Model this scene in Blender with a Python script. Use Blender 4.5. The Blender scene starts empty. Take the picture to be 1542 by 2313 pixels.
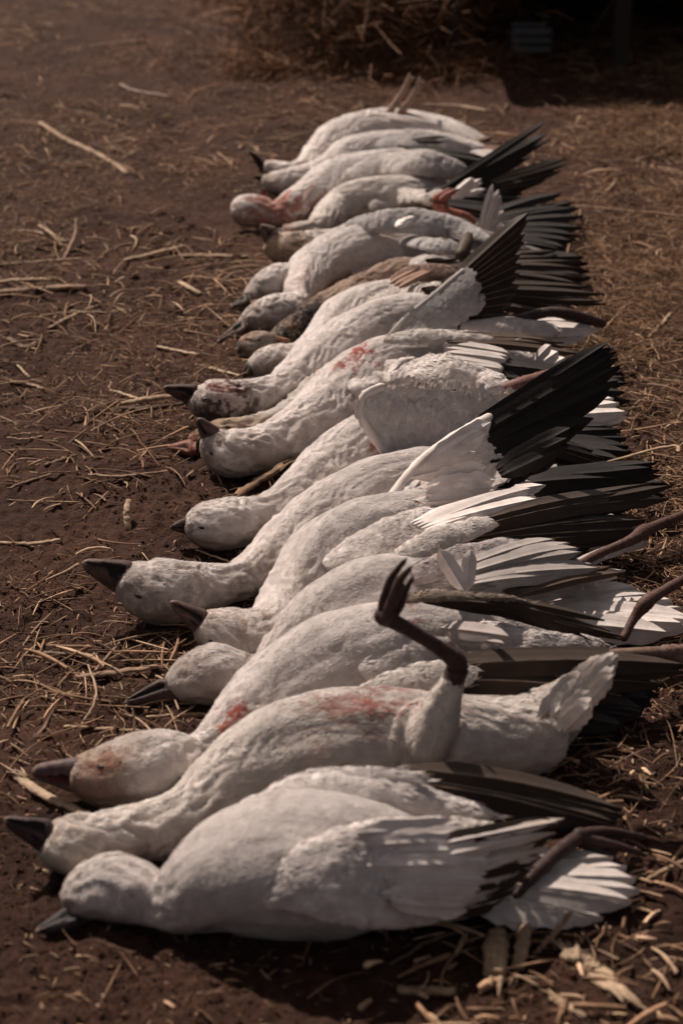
import bpy, math, random
import numpy as np
from mathutils import Vector
from mathutils.bvhtree import BVHTree
random.seed(7); RNG = np.random.default_rng(11)
scene = bpy.context.scene
C = scene.collection

# ------------------------------------------------------------------ camera
FPX, CX, CY = 4497.0, 771.0, 1156.5
TH = math.atan(2042.0 / FPX); CAMH = 1.5
cd = bpy.data.cameras.new('camera'); cam = bpy.data.objects.new('camera', cd); C.objects.link(cam)
cam.location = (0, 0, CAMH); cam.rotation_euler = (math.pi/2 - TH, 0, 0)
cd.sensor_fit = 'VERTICAL'; cd.sensor_height = 36; cd.sensor_width = 24; cd.lens = 70.0
cd.clip_start = 0.05; cd.clip_end = 500
cd.dof.use_dof = True; cd.dof.focus_distance = 3.45; cd.dof.aperture_fstop = 4.2
scene.camera = cam
# ------------------------------------------------------------------ world, sun, exposure
SUN_EL = math.radians(49); SX, SY = 0.57, -0.82          # horizontal direction shadows fall
SUN_E, SKY_E, EXPO = 5.0, 0.05, 0.30
w = bpy.data.worlds.new('World'); scene.world = w; w.use_nodes = True
nt = w.node_tree; bg = nt.nodes['Background']
sk = nt.nodes.new('ShaderNodeTexSky'); sk.sky_type = 'NISHITA'; sk.sun_disc = False
sk.sun_elevation = SUN_EL; sk.sun_rotation = math.atan2(-SX, -SY)
sk.dust_density = 3.0; sk.ozone_density = 0.6
hs = nt.nodes.new('ShaderNodeHueSaturation'); hs.inputs['Saturation'].default_value = 0.35   # hazy warm sky
tw = nt.nodes.new('ShaderNodeMix'); tw.data_type = 'RGBA'; tw.blend_type = 'MULTIPLY'; tw.inputs[0].default_value = 1; tw.inputs[7].default_value = (1.0, 0.88, 0.83, 1)
nt.links.new(sk.outputs[0], hs.inputs['Color']); nt.links.new(hs.outputs[0], tw.inputs[6]); nt.links.new(tw.outputs[2], bg.inputs[0]); bg.inputs[1].default_value = SKY_E
sd = bpy.data.lights.new('sun', 'SUN'); sun = bpy.data.objects.new('sun', sd); C.objects.link(sun)
sd.energy = SUN_E; sd.angle = math.radians(0.6); sd.color = (1.0, 0.86, 0.745)
dv = Vector((SX*math.cos(SUN_EL), SY*math.cos(SUN_EL), -math.sin(SUN_EL)))
sun.rotation_euler = dv.to_track_quat('-Z', 'Y').to_euler()
vs = scene.view_settings; vs.view_transform = 'Standard'; vs.look = 'None'; vs.gamma = 1; vs.exposure = EXPO
scene.render.resolution_x = 682; scene.render.resolution_y = 1024

# ------------------------------------------------------------------ helpers: pixels of the photograph -> points of the place
CAM = np.array([0, 0, CAMH]); FW = np.array([0, math.cos(TH), -math.sin(TH)]); UP = np.array([0, math.sin(TH), math.cos(TH)])
RT = np.array([1.0, 0, 0])
def ray(px, py): return FW + RT*((px-CX)/FPX) - UP*((py-CY)/FPX)
def W(px, py, h=0.0):
    d = ray(px, py); return CAM + d*((h-CAMH)/d[2])
def PY(px, py, Y):
    d = ray(px, py); p = CAM + d*(Y/d[1])
    return p if p[2] > 0.004 else W(px, py, 0.004)
def depth(p): return float(np.dot(p-CAM, FW))
def pxm(p): return depth(p)/FPX
def S(px, py, r, lift=0.0):
    h = 0.07
    for _ in range(8):
        p = W(px, py, h); rm = r*pxm(p); h = rm*0.92 + lift
    return W(px, py, h), rm
def unit(v):
    v = np.asarray(v, float); return v/(np.linalg.norm(v)+1e-9)

# numpy value noise
_pt = RNG.random(4096)
def vnoise(P, f, seed=0):
    P = np.asarray(P, float)*f + 131.7 + seed*17.3
    i = np.floor(P).astype(np.int64); u = P - i; u = u*u*(3-2*u)
    def hsh(a, b, c): return _pt[((a*73856093) ^ (b*19349663) ^ (c*83492791)) & 4095]
    x, y, z = i[:, 0], i[:, 1], i[:, 2]; r = 0
    for dx in (0, 1):
        for dy in (0, 1):
            for dz in (0, 1):
                wgt = (u[:, 0] if dx else 1-u[:, 0])*(u[:, 1] if dy else 1-u[:, 1])*(u[:, 2] if dz else 1-u[:, 2])
                r = r + wgt*hsh(x+dx, y+dy, z+dz)
    return r*2-1
def cr(pts, n):
    """Catmull-Rom through pts (any dimension), n samples"""
    P = np.asarray(pts, float)
    if len(P) == 2: return P[0] + (P[1]-P[0])*np.linspace(0, 1, n)[:, None]
    Q = np.vstack([2*P[0]-P[1], P, 2*P[-1]-P[-2]]); out = []
    for t in np.linspace(0, len(P)-1-1e-6, n):
        k = int(t); u = t-k; a, b, c, d = Q[k:k+4]
        out.append(0.5*(2*b + (c-a)*u + (2*a-5*b+4*c-d)*u*u + (3*b-a-3*c+d)*u**3))
    return np.array(out)

class MB:
    """collects shapes with a colour and a uv per vertex, builds ONE mesh"""
    def __init__(s): s.v = []; s.c = []; s.u = []; s.n = []; s.f = []; s.k = 0
    def add(s, v, f, c, u=None, n=None):
        v = np.asarray(v, float).reshape(-1, 3); m = len(v)
        c = np.asarray(c, float)
        if c.ndim == 1: c = np.tile(c[:3], (m, 1))
        if u is None: u = np.zeros((m, 2))
        if n is None: n = np.full((m, 3), np.nan)
        s.v.append(v); s.c.append(c); s.u.append(np.asarray(u, float)); s.n.append(np.asarray(n, float))
        if isinstance(f, np.ndarray): s.f.append(f + s.k)
        else:
            q = [x for x in f if len(x) == 4]; t = [x for x in f if len(x) == 3]
            if q: s.f.append(np.array(q)+s.k)
            if t: s.f.append(np.array(t)+s.k)
        s.k += m
    def build(s, name, mat, parent=None, origin=None, smooth=True):
        v = np.vstack(s.v); o = np.zeros(3) if origin is None else np.asarray(origin, float)
        me = bpy.data.meshes.new(name); me.vertices.add(len(v)); me.vertices.foreach_set('co', (v-o).ravel())
        nl = sum(f.size for f in s.f); nf = sum(len(f) for f in s.f)
        li = np.concatenate([f.ravel() for f in s.f]); tot = np.concatenate([np.full(len(f), f.shape[1]) for f in s.f])
        st = np.concatenate([[0], np.cumsum(tot)[:-1]])
        me.loops.add(nl); me.loops.foreach_set('vertex_index', li.astype(np.int32))
        me.polygons.add(nf); me.polygons.foreach_set('loop_start', st.astype(np.int32)); me.polygons.foreach_set('loop_total', tot.astype(np.int32))
        me.polygons.foreach_set('use_smooth', np.full(nf, smooth))
        uv = me.uv_layers.new(name='uv'); uv.data.foreach_set('uv', np.vstack(s.u)[li].ravel())
        me.update(calc_edges=True)
        ca = me.color_attributes.new('tint', 'FLOAT_COLOR', 'POINT')
        ca.data.foreach_set('color', np.hstack([np.vstack(s.c), np.ones((len(v), 1))]).ravel())
        nn = np.vstack(s.n)
        if np.isfinite(nn).all() is False or not np.isnan(nn).all():
            base = np.zeros(len(v)*3); me.vertices.foreach_get('normal', base); base = base.reshape(-1, 3)
            bad = np.isnan(nn[:, 0]); nn[bad] = base[bad]
            nn /= (np.linalg.norm(nn, axis=1)[:, None]+1e-9)
            me.normals_split_custom_set_from_vertices([tuple(x) for x in nn])
        me.materials.append(mat)
        ob = bpy.data.objects.new(name, me); C.objects.link(ob)
        if parent is not None: ob.parent = parent
        elif origin is not None: ob.location = tuple(o)
        return ob
def tag(o, label=None, cat=None, group=None, kind=None):
    if label: o['label'] = label
    if cat: o['category'] = cat
    if group: o['group'] = group
    if kind: o['kind'] = kind
    return o

def frames(P, nrm=None):
    T = np.gradient(P, axis=0); T /= (np.linalg.norm(T, axis=1)[:, None]+1e-9)
    N = np.array([0, 0, 1.0]) if nrm is None else unit(nrm)
    out = []
    for t in T:
        n = N - t*np.dot(N, t)
        if np.linalg.norm(n) < 0.05: n = np.array([0, -1.0, 0]) - t*np.dot((0, -1, 0), t)
        n = unit(n); out.append((t, n, np.cross(t, n)))
    return out
def tube(mb, pts, rad, col, nrm=None, k=1.0, n=None, seg=14, cap=True, noise=0.0, c0=1.0):
    """tapered tube through pts; radii rad; flattened by k along nrm"""
    n = n or max(6, len(pts)*5)
    Q = cr(np.hstack([np.asarray(pts, float), np.asarray(rad, float)[:, None]]), n)
    P = Q[:, :3]; R = np.maximum(Q[:, 3], 1e-4)
    if cap:   # rounded ends
        fr = frames(P, nrm)
        e0 = [P[0]-fr[0][0]*R[0]*a*c0 for a in (0.95, 0.75, 0.4)]; e1 = [P[-1]+fr[-1][0]*R[-1]*a for a in (0.4, 0.75, 0.95)]
        P = np.vstack([e0, P, e1]); R = np.concatenate([R[0]*np.array([0.2, 0.62, 0.9]), R, R[-1]*np.array([0.9, 0.62, 0.2])])
    T = frames(P, nrm)
    if cap:
        # use interior tangents at caps to stay stable
        for i in range(3): T[i] = T[3]; T[-1-i] = T[-4]
    a = np.linspace(0, 2*math.pi, seg, endpoint=False); V = []
    for p, r, (t, nn, b) in zip(P, R, T):
        rr = r*(1+noise*RNG.uniform(-1, 1, seg))
        V.append(p + np.outer(np.cos(a)*rr*k, nn) + np.outer(np.sin(a)*rr, b))
    V = np.vstack(V); F = []
    m = len(P)
    for i in range(m-1):
        for j in range(seg):
            F.append((i*seg+j, i*seg+(j+1) % seg, (i+1)*seg+(j+1) % seg, (i+1)*seg+j))
    cc0 = len(V); V = np.vstack([V, P[0], P[-1]])
    for j in range(seg):
        F.append((cc0, (j+1) % seg, j)); F.append((cc0+1, (m-1)*seg+j, (m-1)*seg+(j+1) % seg))
    cc = col
    if np.asarray(col).ndim == 2:   # colours per control point
        cq = cr(col, n); 
        if cap: cq = np.vstack([[cq[0]]*3, cq, [cq[-1]]*3])
        cc = np.vstack([np.repeat(cq, seg, axis=0), cq[0], cq[-1]])
    vv = np.repeat(np.linspace(0, 1, m), seg); uu = np.tile(np.linspace(0, 1, seg), m)
    U = np.vstack([np.stack([uu, vv], 1), [0, 0], [0, 1]])
    mb.add(V, F, np.clip(cc, 0, 1), U)
    return P, R

# ------------------------------------------------------------------ materials
def mat(name):
    m = bpy.data.materials.new(name); m.use_nodes = True
    t = m.node_tree; return m, t, t.nodes['Principled BSDF'], t.nodes.new, t.links.new
def plumage(name, rough=0.85, bump=0.25, sheen=0.10):
    m, t, b, N, L = mat(name)
    at = N('ShaderNodeAttribute'); at.attribute_name = 'tint'
    tc = N('ShaderNodeTexCoord')
    n1 = N('ShaderNodeTexNoise'); n1.inputs['Scale'].default_value = 45; n1.inputs['Detail'].default_value = 6
    L(tc.outputs['Object'], n1.inputs['Vector'])
    mp = N('ShaderNodeMapping'); mp.inputs['Scale'].default_value = (26, 3, 1); L(tc.outputs['UV'], mp.inputs['Vector'])
    n2 = N('ShaderNodeTexNoise'); n2.inputs['Scale'].default_value = 1.0; n2.inputs['Detail'].default_value = 4; L(mp.outputs[0], n2.inputs['Vector'])
    mr = N('ShaderNodeMapRange'); mr.inputs[1].default_value = 0.3; mr.inputs[2].default_value = 0.75; mr.inputs[3].default_value = 0.80; mr.inputs[4].default_value = 1.08
    L(n1.outputs[0], mr.inputs[0])
    mr2 = N('ShaderNodeMapRange'); mr2.inputs[1].default_value = 0.3; mr2.inputs[2].default_value = 0.7; mr2.inputs[3].default_value = 0.84; mr2.inputs[4].default_value = 1.1
    L(n2.outputs[0], mr2.inputs[0])
    mu = N('ShaderNodeMath'); mu.operation = 'MULTIPLY'; L(mr.outputs[0], mu.inputs[0]); L(mr2.outputs[0], mu.inputs[1])
    vm = N('ShaderNodeVectorMath'); vm.operation = 'SCALE'; L(at.outputs['Color'], vm.inputs[0]); L(mu.outputs[0], vm.inputs['Scale'])
    L(vm.outputs[0], b.inputs['Base Color'])
    b.inputs['Roughness'].default_value = rough; b.inputs['Specular IOR Level'].default_value = 0.14
    b.inputs['Subsurface Weight'].default_value = 0.3 if sheen > .09 else 0.0; b.inputs['Subsurface Radius'].default_value = (1, .8, .65); b.inputs['Subsurface Scale'].default_value = 0.008
    b.inputs['Sheen Weight'].default_value = sheen; b.inputs['Sheen Roughness'].default_value = 0.5
    bp = N('ShaderNodeBump'); bp.inputs['Strength'].default_value = bump; bp.inputs['Distance'].default_value = 0.004
    n3 = N('ShaderNodeTexNoise'); n3.inputs['Scale'].default_value = 230; n3.inputs['Detail'].default_value = 5
    L(tc.outputs['Object'], n3.inputs['Vector'])
    n4 = N('ShaderNodeTexNoise'); n4.inputs['Scale'].default_value = 60; n4.inputs['Detail'].default_value = 6; n4.inputs['Distortion'].default_value = 0.8; L(tc.outputs['Object'], n4.inputs['Vector'])
    ad = N('ShaderNodeMath'); ad.operation = 'MULTIPLY_ADD'; ad.inputs[1].default_value = 0.8; L(n4.outputs[0], ad.inputs[0]); L(n3.outputs[0], ad.inputs[2]); L(ad.outputs[0], bp.inputs['Height']); L(bp.outputs[0], b.inputs['Normal'])
    return m
M_BODY = plumage('goose_plumage', bump=0.16)
M_WING = plumage('flight_feather', 0.6, 0.12, 0.08)
def skinmat():
    m, t, b, N, L = mat('leathery_skin')
    at = N('ShaderNodeAttribute'); at.attribute_name = 'tint'; tc = N('ShaderNodeTexCoord')
    n1 = N('ShaderNodeTexNoise'); n1.inputs['Scale'].default_value = 120; n1.inputs['Detail'].default_value = 5; L(tc.outputs['Object'], n1.inputs['Vector'])
    mr = N('ShaderNodeMapRange'); mr.inputs[1].default_value = 0.3; mr.inputs[2].default_value = 0.7; mr.inputs[3].default_value = 0.6; mr.inputs[4].default_value = 1.25; L(n1.outputs[0], mr.inputs[0])
    vm = N('ShaderNodeVectorMath'); vm.operation = 'SCALE'; L(at.outputs['Color'], vm.inputs[0]); L(mr.outputs[0], vm.inputs['Scale']); L(vm.outputs[0], b.inputs['Base Color'])
    v = N('ShaderNodeTexVoronoi'); v.inputs['Scale'].default_value = 300; L(tc.outputs['Object'], v.inputs['Vector'])
    bp = N('ShaderNodeBump'); bp.inputs['Strength'].default_value = 0.4; bp.inputs['Distance'].default_value = 0.0012; L(v.outputs[0], bp.inputs['Height']); L(bp.outputs[0], b.inputs['Normal'])
    b.inputs['Roughness'].default_value = 0.6; b.inputs['Specular IOR Level'].default_value = 0.18; return m
M_SKIN = skinmat()
def eyemat():
    m, t, b, N, L = mat('dark_eye'); b.inputs['Base Color'].default_value = (0.008, 0.006, 0.005, 1); b.inputs['Roughness'].default_value = 0.55
    return m
M_EYE = eyemat()
def soilmat():
    m, t, b, N, L = mat('dark_soil'); tc = N('ShaderNodeTexCoord')
    n1 = N('ShaderNodeTexNoise'); n1.inputs['Scale'].default_value = 3.2; n1.inputs['Detail'].default_value = 9; n1.inputs['Roughness'].default_value = 0.65; L(tc.outputs['Object'], n1.inputs['Vector'])
    cr_ = N('ShaderNodeValToRGB'); e = cr_.color_ramp.elements
    e[0].position = 0.32; e[0].color = (0.032, 0.0135, 0.0082, 1); e[1].position = 0.72; e[1].color = (0.100, 0.046, 0.029, 1)
    L(n1.outputs[0], cr_.inputs[0])
    n2 = N('ShaderNodeTexNoise'); n2.inputs['Scale'].default_value = 60; n2.inputs['Detail'].default_value = 8; n2.inputs['Roughness'].default_value = 0.7; L(tc.outputs['Object'], n2.inputs['Vector'])
    mr = N('ShaderNodeMapRange'); mr.inputs[1].default_value = 0.3; mr.inputs[2].default_value = 0.7; mr.inputs[3].default_value = 0.55; mr.inputs[4].default_value = 1.5; L(n2.outputs[0], mr.inputs[0])
    vm = N('ShaderNodeVectorMath'); vm.operation = 'SCALE'; L(cr_.outputs[0], vm.inputs[0]); L(mr.outputs[0], vm.inputs['Scale']); L(vm.outputs[0], b.inputs['Base Color'])
    n3 = N('ShaderNodeTexNoise'); n3.inputs['Scale'].default_value = 130; n3.inputs['Detail'].default_value = 8; n3.inputs['Roughness'].default_value = 0.7; L(tc.outputs['Object'], n3.inputs['Vector'])
    bp = N('ShaderNodeBump'); bp.inputs['Strength'].default_value = 1.0; bp.inputs['Distance'].default_value = 0.018; L(n3.outputs[0], bp.inputs['Height']); L(bp.outputs[0], b.inputs['Normal'])
    b.inputs['Roughness'].default_value = 0.9; b.inputs['Specular IOR Level'].default_value = 0.2
    return m
M_SOIL = soilmat()
def strawmat(name='dry_straw', rough=0.65):
    m, t, b, N, L = mat(name)
    at = N('ShaderNodeAttribute'); at.attribute_name = 'tint'; tc = N('ShaderNodeTexCoord')
    mp = N('ShaderNodeMapping'); mp.inputs['Scale'].default_value = (14, 2.0, 1); L(tc.outputs['UV'], mp.inputs['Vector'])
    n1 = N('ShaderNodeTexNoise'); n1.inputs['Scale'].default_value = 1; n1.inputs['Detail'].default_value = 6; L(mp.outputs[0], n1.inputs['Vector'])
    n2 = N('ShaderNodeTexNoise'); n2.inputs['Scale'].default_value = 70; n2.inputs['Detail'].default_value = 5; L(tc.outputs['Object'], n2.inputs['Vector'])
    ad = N('ShaderNodeMath'); ad.operation = 'ADD'; L(n1.outputs[0], ad.inputs[0]); L(n2.outputs[0], ad.inputs[1])
    mr = N('ShaderNodeMapRange'); mr.inputs[1].default_value = 0.7; mr.inputs[2].default_value = 1.3; mr.inputs[3].default_value = 0.45; mr.inputs[4].default_value = 1.3; L(ad.outputs[0], mr.inputs[0])
    vm = N('ShaderNodeVectorMath'); vm.operation = 'SCALE'; L(at.outputs['Color'], vm.inputs[0]); L(mr.outputs[0], vm.inputs['Scale']); L(vm.outputs[0], b.inputs['Base Color'])
    bp = N('ShaderNodeBump'); bp.inputs['Strength'].default_value = 0.5; bp.inputs['Distance'].default_value = 0.002; L(ad.outputs[0], bp.inputs['Height']); L(bp.outputs[0], b.inputs['Normal'])
    b.inputs['Roughness'].default_value = rough; b.inputs['Specular IOR Level'].default_value = 0.12
    return m
M_STRAW = strawmat()
def woodmat():
    m, t, b, N, L = mat('weathered_board'); tc = N('ShaderNodeTexCoord')
    wv = N('ShaderNodeTexNoise'); wv.inputs['Scale'].default_value = 9; wv.inputs['Detail'].default_value = 5; L(tc.outputs['Object'], wv.inputs['Vector'])
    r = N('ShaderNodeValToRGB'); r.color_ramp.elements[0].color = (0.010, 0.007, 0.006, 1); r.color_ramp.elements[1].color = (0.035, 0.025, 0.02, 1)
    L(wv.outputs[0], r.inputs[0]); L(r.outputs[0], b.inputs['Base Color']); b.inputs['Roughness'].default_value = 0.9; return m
M_WOOD = woodmat()

# ------------------------------------------------------------------ ground: one sheet
def gh(x, y):
    P = np.stack([x, y, np.zeros_like(x)], 1)
    a = np.exp(-((x/4)**2 + ((y-4)/7)**2))
    h = 0.009*vnoise(P, 3.0, 1) + 0.006*vnoise(P, 9, 2) + 0.010*np.abs(vnoise(P, 20, 3)) + 0.0080*np.abs(vnoise(P, 45, 4))*(1+.8*vnoise(P, 4, 9)) - .005 + 0.0050*vnoise(P, 85, 5)
    return h*a - 0.004
def axis(a, b, step, far):
    core = list(np.arange(a, b, step)); lo = []; hi = []; s = step; p = a
    while p > -far: s *= 1.35; p -= s; lo.append(p)
    s = step; p = core[-1]
    while p < far: s *= 1.35; p += s; hi.append(p)
    return np.array(lo[::-1]+core+hi)
xs = axis(-1.75, 1.75, 0.0055, 250)
yy = [1.35]; 
while yy[-1] < 9.5: yy.append(yy[-1] + 0.0022*yy[-1])
yl = []; s = 0.01; p = 1.35
while p > -250: s *= 1.4; p -= s; yl.append(p)
s = 0.03; p = yy[-1]; yh = []
while p < 250: s *= 1.4; p += s; yh.append(p)
ys = np.array(yl[::-1]+yy+yh)
X, Y = np.meshgrid(xs, ys); g = MB()
Z = gh(X.ravel(), Y.ravel())
ny, nx = X.shape; idx = np.arange(nx*ny).reshape(ny, nx)
F = np.stack([idx[:-1, :-1], idx[:-1, 1:], idx[1:, 1:], idx[1:, :-1]], -1).reshape(-1, 4)
g.add(np.stack([X.ravel(), Y.ravel(), Z], 1), F, (0.05, 0.03, 0.02))
tag(g.build('ground', M_SOIL), kind='structure', label='dark brown bare soil of the yard', cat='ground')

# ------------------------------------------------------------------ feathers
def feather(mb, b, t, w, nrm, col, rach=None, bend=0.0, side=0.0, point=0.0, n=9, frayed=0.0, camber=0.16, tipcol=None):
    b = np.asarray(b, float); t = np.asarray(t, float); ax = t-b; Ln = np.linalg.norm(ax)+1e-9; d = ax/Ln
    nn = unit(np.asarray(nrm, float) - d*np.dot(nrm, d)); sdv = np.cross(d, nn)
    T = np.linspace(0, 1, n); us = np.array([-1, -0.5, -0.06, 0, 0.06, 0.5, 1.0]); V = []; Cc = []; U = []
    ph = random.random()*10
    for i, tt in enumerate(T):
        wt = w*min(1, 0.25+(tt/0.22)**0.7*0.75 if tt < 0.22 else 1)
        kk = 0.72-0.35*point
        if tt > kk: wt *= math.sqrt(max(0, 1-((tt-kk)/(1.001-kk))**(2-0.7*point)))
        ctr = b + ax*tt + nn*bend*math.sin(math.pi*tt)*Ln + sdv*side*math.sin(math.pi*tt*0.5)**2*Ln
        for u in us:
            fr = (1+frayed*math.sin(ph+u*7+tt*23)*0.5) if abs(u) == 1 else 1
            z = -camber*w*abs(u)**1.5 + (0.05*w if abs(u) < 0.01 else 0)
            V.append(ctr + sdv*u*wt*fr*0.5 + nn*z)
            c = np.asarray(col, float)
            if tipcol is not None: c = c*(1-tt**2) + np.asarray(tipcol)*tt**2
            if rach is not None and abs(u) < 0.01: c = np.asarray(rach)*(1-0.5*tt)+c*0.5*tt
            Cc.append(c); U.append(((u+1)/2+ph, tt+ph))
    m = len(us); F = [(i*m+j, i*m+j+1, (i+1)*m+j+1, (i+1)*m+j) for i in range(n-1) for j in range(m-1)]
    mb.add(V, F, np.clip(Cc, 0, 1), U)
def fan(mb, B, T, n, w, nrm, col, rach=None, bend=0.02, side=0.0, point=0.3, jit=0.035, stack=0.0009, frayed=0.07, cvar=0.16, tipcol=None, camber=0.16):
    Bq = cr(B, n); Tq = cr(T, n)
    for i in range(n):
        L = np.linalg.norm(Tq[i]-Bq[i]); q = 1+RNG.uniform(-cvar, cvar)
        if frayed >= .2: Bq[i] = Bq[i] + (Tq[i]-Bq[i])*RNG.uniform(-.3, .12)
        feather(mb, Bq[i]+unit(nrm)*stack*i, Tq[i]+unit(nrm)*stack*i+RNG.normal(0, jit*L*0.5, 3), w*RNG.uniform(0.88, 1.12), unit(nrm)+RNG.normal(0, 0.06, 3),
                np.asarray(col)*q, rach, bend+RNG.normal(0, 0.014), side+RNG.normal(0, 0.018), point, frayed=frayed, tipcol=tipcol, camber=camber)
def cards(mb, P, Nn, D, L, Wd, col, lift=0.10, jit=0.25, nmix=0.88, bvh=None, rad=None):
    """many small body feathers lying on a surface (vectorised)"""
    m = len(P); D = D - Nn*np.sum(D*Nn, 1)[:, None]; D /= (np.linalg.norm(D, axis=1)[:, None]+1e-9)
    Bn = np.cross(Nn, D); a = RNG.normal(0, jit, m)[:, None]; D2 = D*np.cos(a)+Bn*np.sin(a); B2 = np.cross(Nn, D2)
    L = L[:, None]; Wd = Wd[:, None]; lf = np.abs(RNG.normal(lift, lift*0.5, m))[:, None]
    b = P - Nn*L*0.06; c = P + D2*L*0.5 + Nn*L*(0.05+lf*0.6); tp = P + D2*L + Nn*L*lf*0.7
    l = P + D2*L*0.55 - B2*Wd*0.5 + Nn*L*lf*0.1; r = P + D2*L*0.55 + B2*Wd*0.5 + Nn*L*lf*0.1
    l2 = P + D2*L*0.88 - B2*Wd*0.33 + Nn*L*lf*0.25; r2 = P + D2*L*0.88 + B2*Wd*0.33 + Nn*L*lf*0.25
    if rad is not None:
        rd = rad[:, None]; tp = tp - Nn*L**2/(2*rd); c = c - Nn*(L*.5)**2/(2*rd); l = l - Nn*(L*.55)**2/(2*rd); r = r - Nn*(L*.55)**2/(2*rd)
        l2 = l2 - Nn*(L*.88)**2/(2*rd); r2 = r2 - Nn*(L*.88)**2/(2*rd)
    if bvh is not None:      # lay every feather along the curve of the body
        def onto(A, h):
            for i in range(m):
                q = bvh.find_nearest(A[i]); A[i] = np.array(q[0]) + Nn[i]*h[i]
            return A
        z = L[:, 0]*lf[:, 0]
        l = onto(l, z*.15+.0003); r = onto(r, z*.15+.0003); l2 = onto(l2, z*.45+.0004); r2 = onto(r2, z*.45+.0004); tp = onto(tp, z*.7+.0005); c = onto(c, z*.5+.0006)
    V = np.stack([b, l, c, r, l2, r2, tp], 1).reshape(-1, 3)
    base = (np.arange(m)*7)[:, None]
    F3 = np.array([[0, 1, 2], [0, 2, 3]]); F4 = np.array([[1, 4, 6, 2], [2, 6, 5, 3]])
    Cc = np.repeat(col, 7, axis=0)
    e = 1+RNG.uniform(-0.11, 0.07, m)[:, None]
    Cc = Cc*np.repeat(e, 7, axis=0)
    k = np.tile(np.array([0, -1, 0.15, 1, -0.8, 0.8, 0]), m)[:, None]
    NN = np.repeat(Nn, 7, axis=0)*nmix + (np.repeat(B2, 7, axis=0)*k*0.35 + np.repeat(D2, 7, axis=0)*np.tile([-.1, 0, 0, 0, .3, .3, .5], m)[:, None])*(1-nmix)*1.6
    NN /= np.linalg.norm(NN, axis=1)[:, None]
    U = np.tile(np.array([[.5, 0], [0, .5], [.5, .5], [1, .5], [.1, .9], [.9, .9], [.5, 1]]), (m, 1)) + np.repeat(RNG.random((m, 2))*9, 7, axis=0)
    k0 = mb.k
    mb.add(V, (base+F3.reshape(1, -1)).reshape(-1, 3), np.clip(Cc, 0, 1), U, NN)
    mb.f.append((base+F4.reshape(1, -1)).reshape(-1, 4)+k0)

def fur(mb, P, Nn, D, L, Wd, col, lift, jit, rad):
    """fine down: one tapering sliver per barb, lying along the body"""
    m = len(P); D = D - Nn*np.sum(D*Nn, 1)[:, None]; D /= (np.linalg.norm(D, axis=1)[:, None]+1e-9)
    a = (RNG.normal(0, jit, m))[:, None]; Bn = np.cross(Nn, D); D2 = D*np.cos(a)+Bn*np.sin(a); B2 = np.cross(Nn, D2)
    L = L[:, None]; Wd = Wd[:, None]; rd = rad[:, None]; lf = (np.abs(RNG.normal(1, .7, m))*lift)[:, None]
    l = P - B2*Wd*.5; r = P + B2*Wd*.5; ml = P + D2*L*.5 - B2*Wd*.45 + Nn*(L*lf*.7 - (L*.5)**2/(2*rd)+.0003); mr = ml + B2*Wd*.9
    t = P + D2*L + Nn*(L*lf - L**2/(2*rd)+.0003) + Bn*L*RNG.normal(0, .08, (m, 1))
    V = np.stack([l, r, mr, ml, t], 1).reshape(-1, 3); b = (np.arange(m)*5)[:, None]
    e = 1+RNG.uniform(-.14, .07, m)[:, None]; NN = np.repeat(Nn + B2*RNG.normal(0, .10, m)[:, None], 5, axis=0); NN /= np.linalg.norm(NN, axis=1)[:, None]
    k0 = mb.k; mb.add(V, b+np.array([[3, 2, 1, 0]]), np.clip(np.repeat(col*e, 5, axis=0), 0, 1), None, NN)
    mb.f.append(b+np.array([[4, 2, 3]])+k0)
# ------------------------------------------------------------------ goose builder
WHITE = np.array([0.74, 0.665, 0.63]); TAN = np.array([0.42, 0.30, 0.21]); GREY = np.array([0.40, 0.37, 0.36])
BLACK = np.array([0.016, 0.013, 0.012]); BROWNB = np.array([0.032, 0.020, 0.014]); BLOOD = np.array([0.33, 0.055, 0.038])
PALE = np.array([0.42, 0.33, 0.26])
GROUP = 'dead geese laid side by side in a row'
def remesh(mb_, vox):
    ob = mb_.build('tmp', M_BODY); md = ob.modifiers.new('r', 'REMESH'); md.mode = 'VOXEL'; md.voxel_size = vox
    sm = ob.modifiers.new('s', 'SMOOTH'); sm.iterations = 5; sm.factor = 0.6
    bpy.context.view_layer.update()
    ev = ob.evaluated_get(bpy.context.evaluated_depsgraph_get()); me = ev.to_mesh()
    v = np.zeros(len(me.vertices)*3); me.vertices.foreach_get('co', v); nr = np.zeros(len(me.vertices)*3); me.vertices.foreach_get('normal', nr)
    li = np.zeros(len(me.loops), np.int32); me.loops.foreach_get('vertex_index', li)
    lt = np.zeros(len(me.polygons), np.int32); me.polygons.foreach_get('loop_total', lt); ls = np.zeros(len(me.polygons), np.int32); me.polygons.foreach_get('loop_start', ls)
    q = ls[lt == 4]; F = li[q[:, None]+np.arange(4)]
    ev.to_mesh_clear(); m0 = ob.data; bpy.data.objects.remove(ob); bpy.data.meshes.remove(m0)
    return v.reshape(-1, 3), nr.reshape(-1, 3), F

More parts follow.
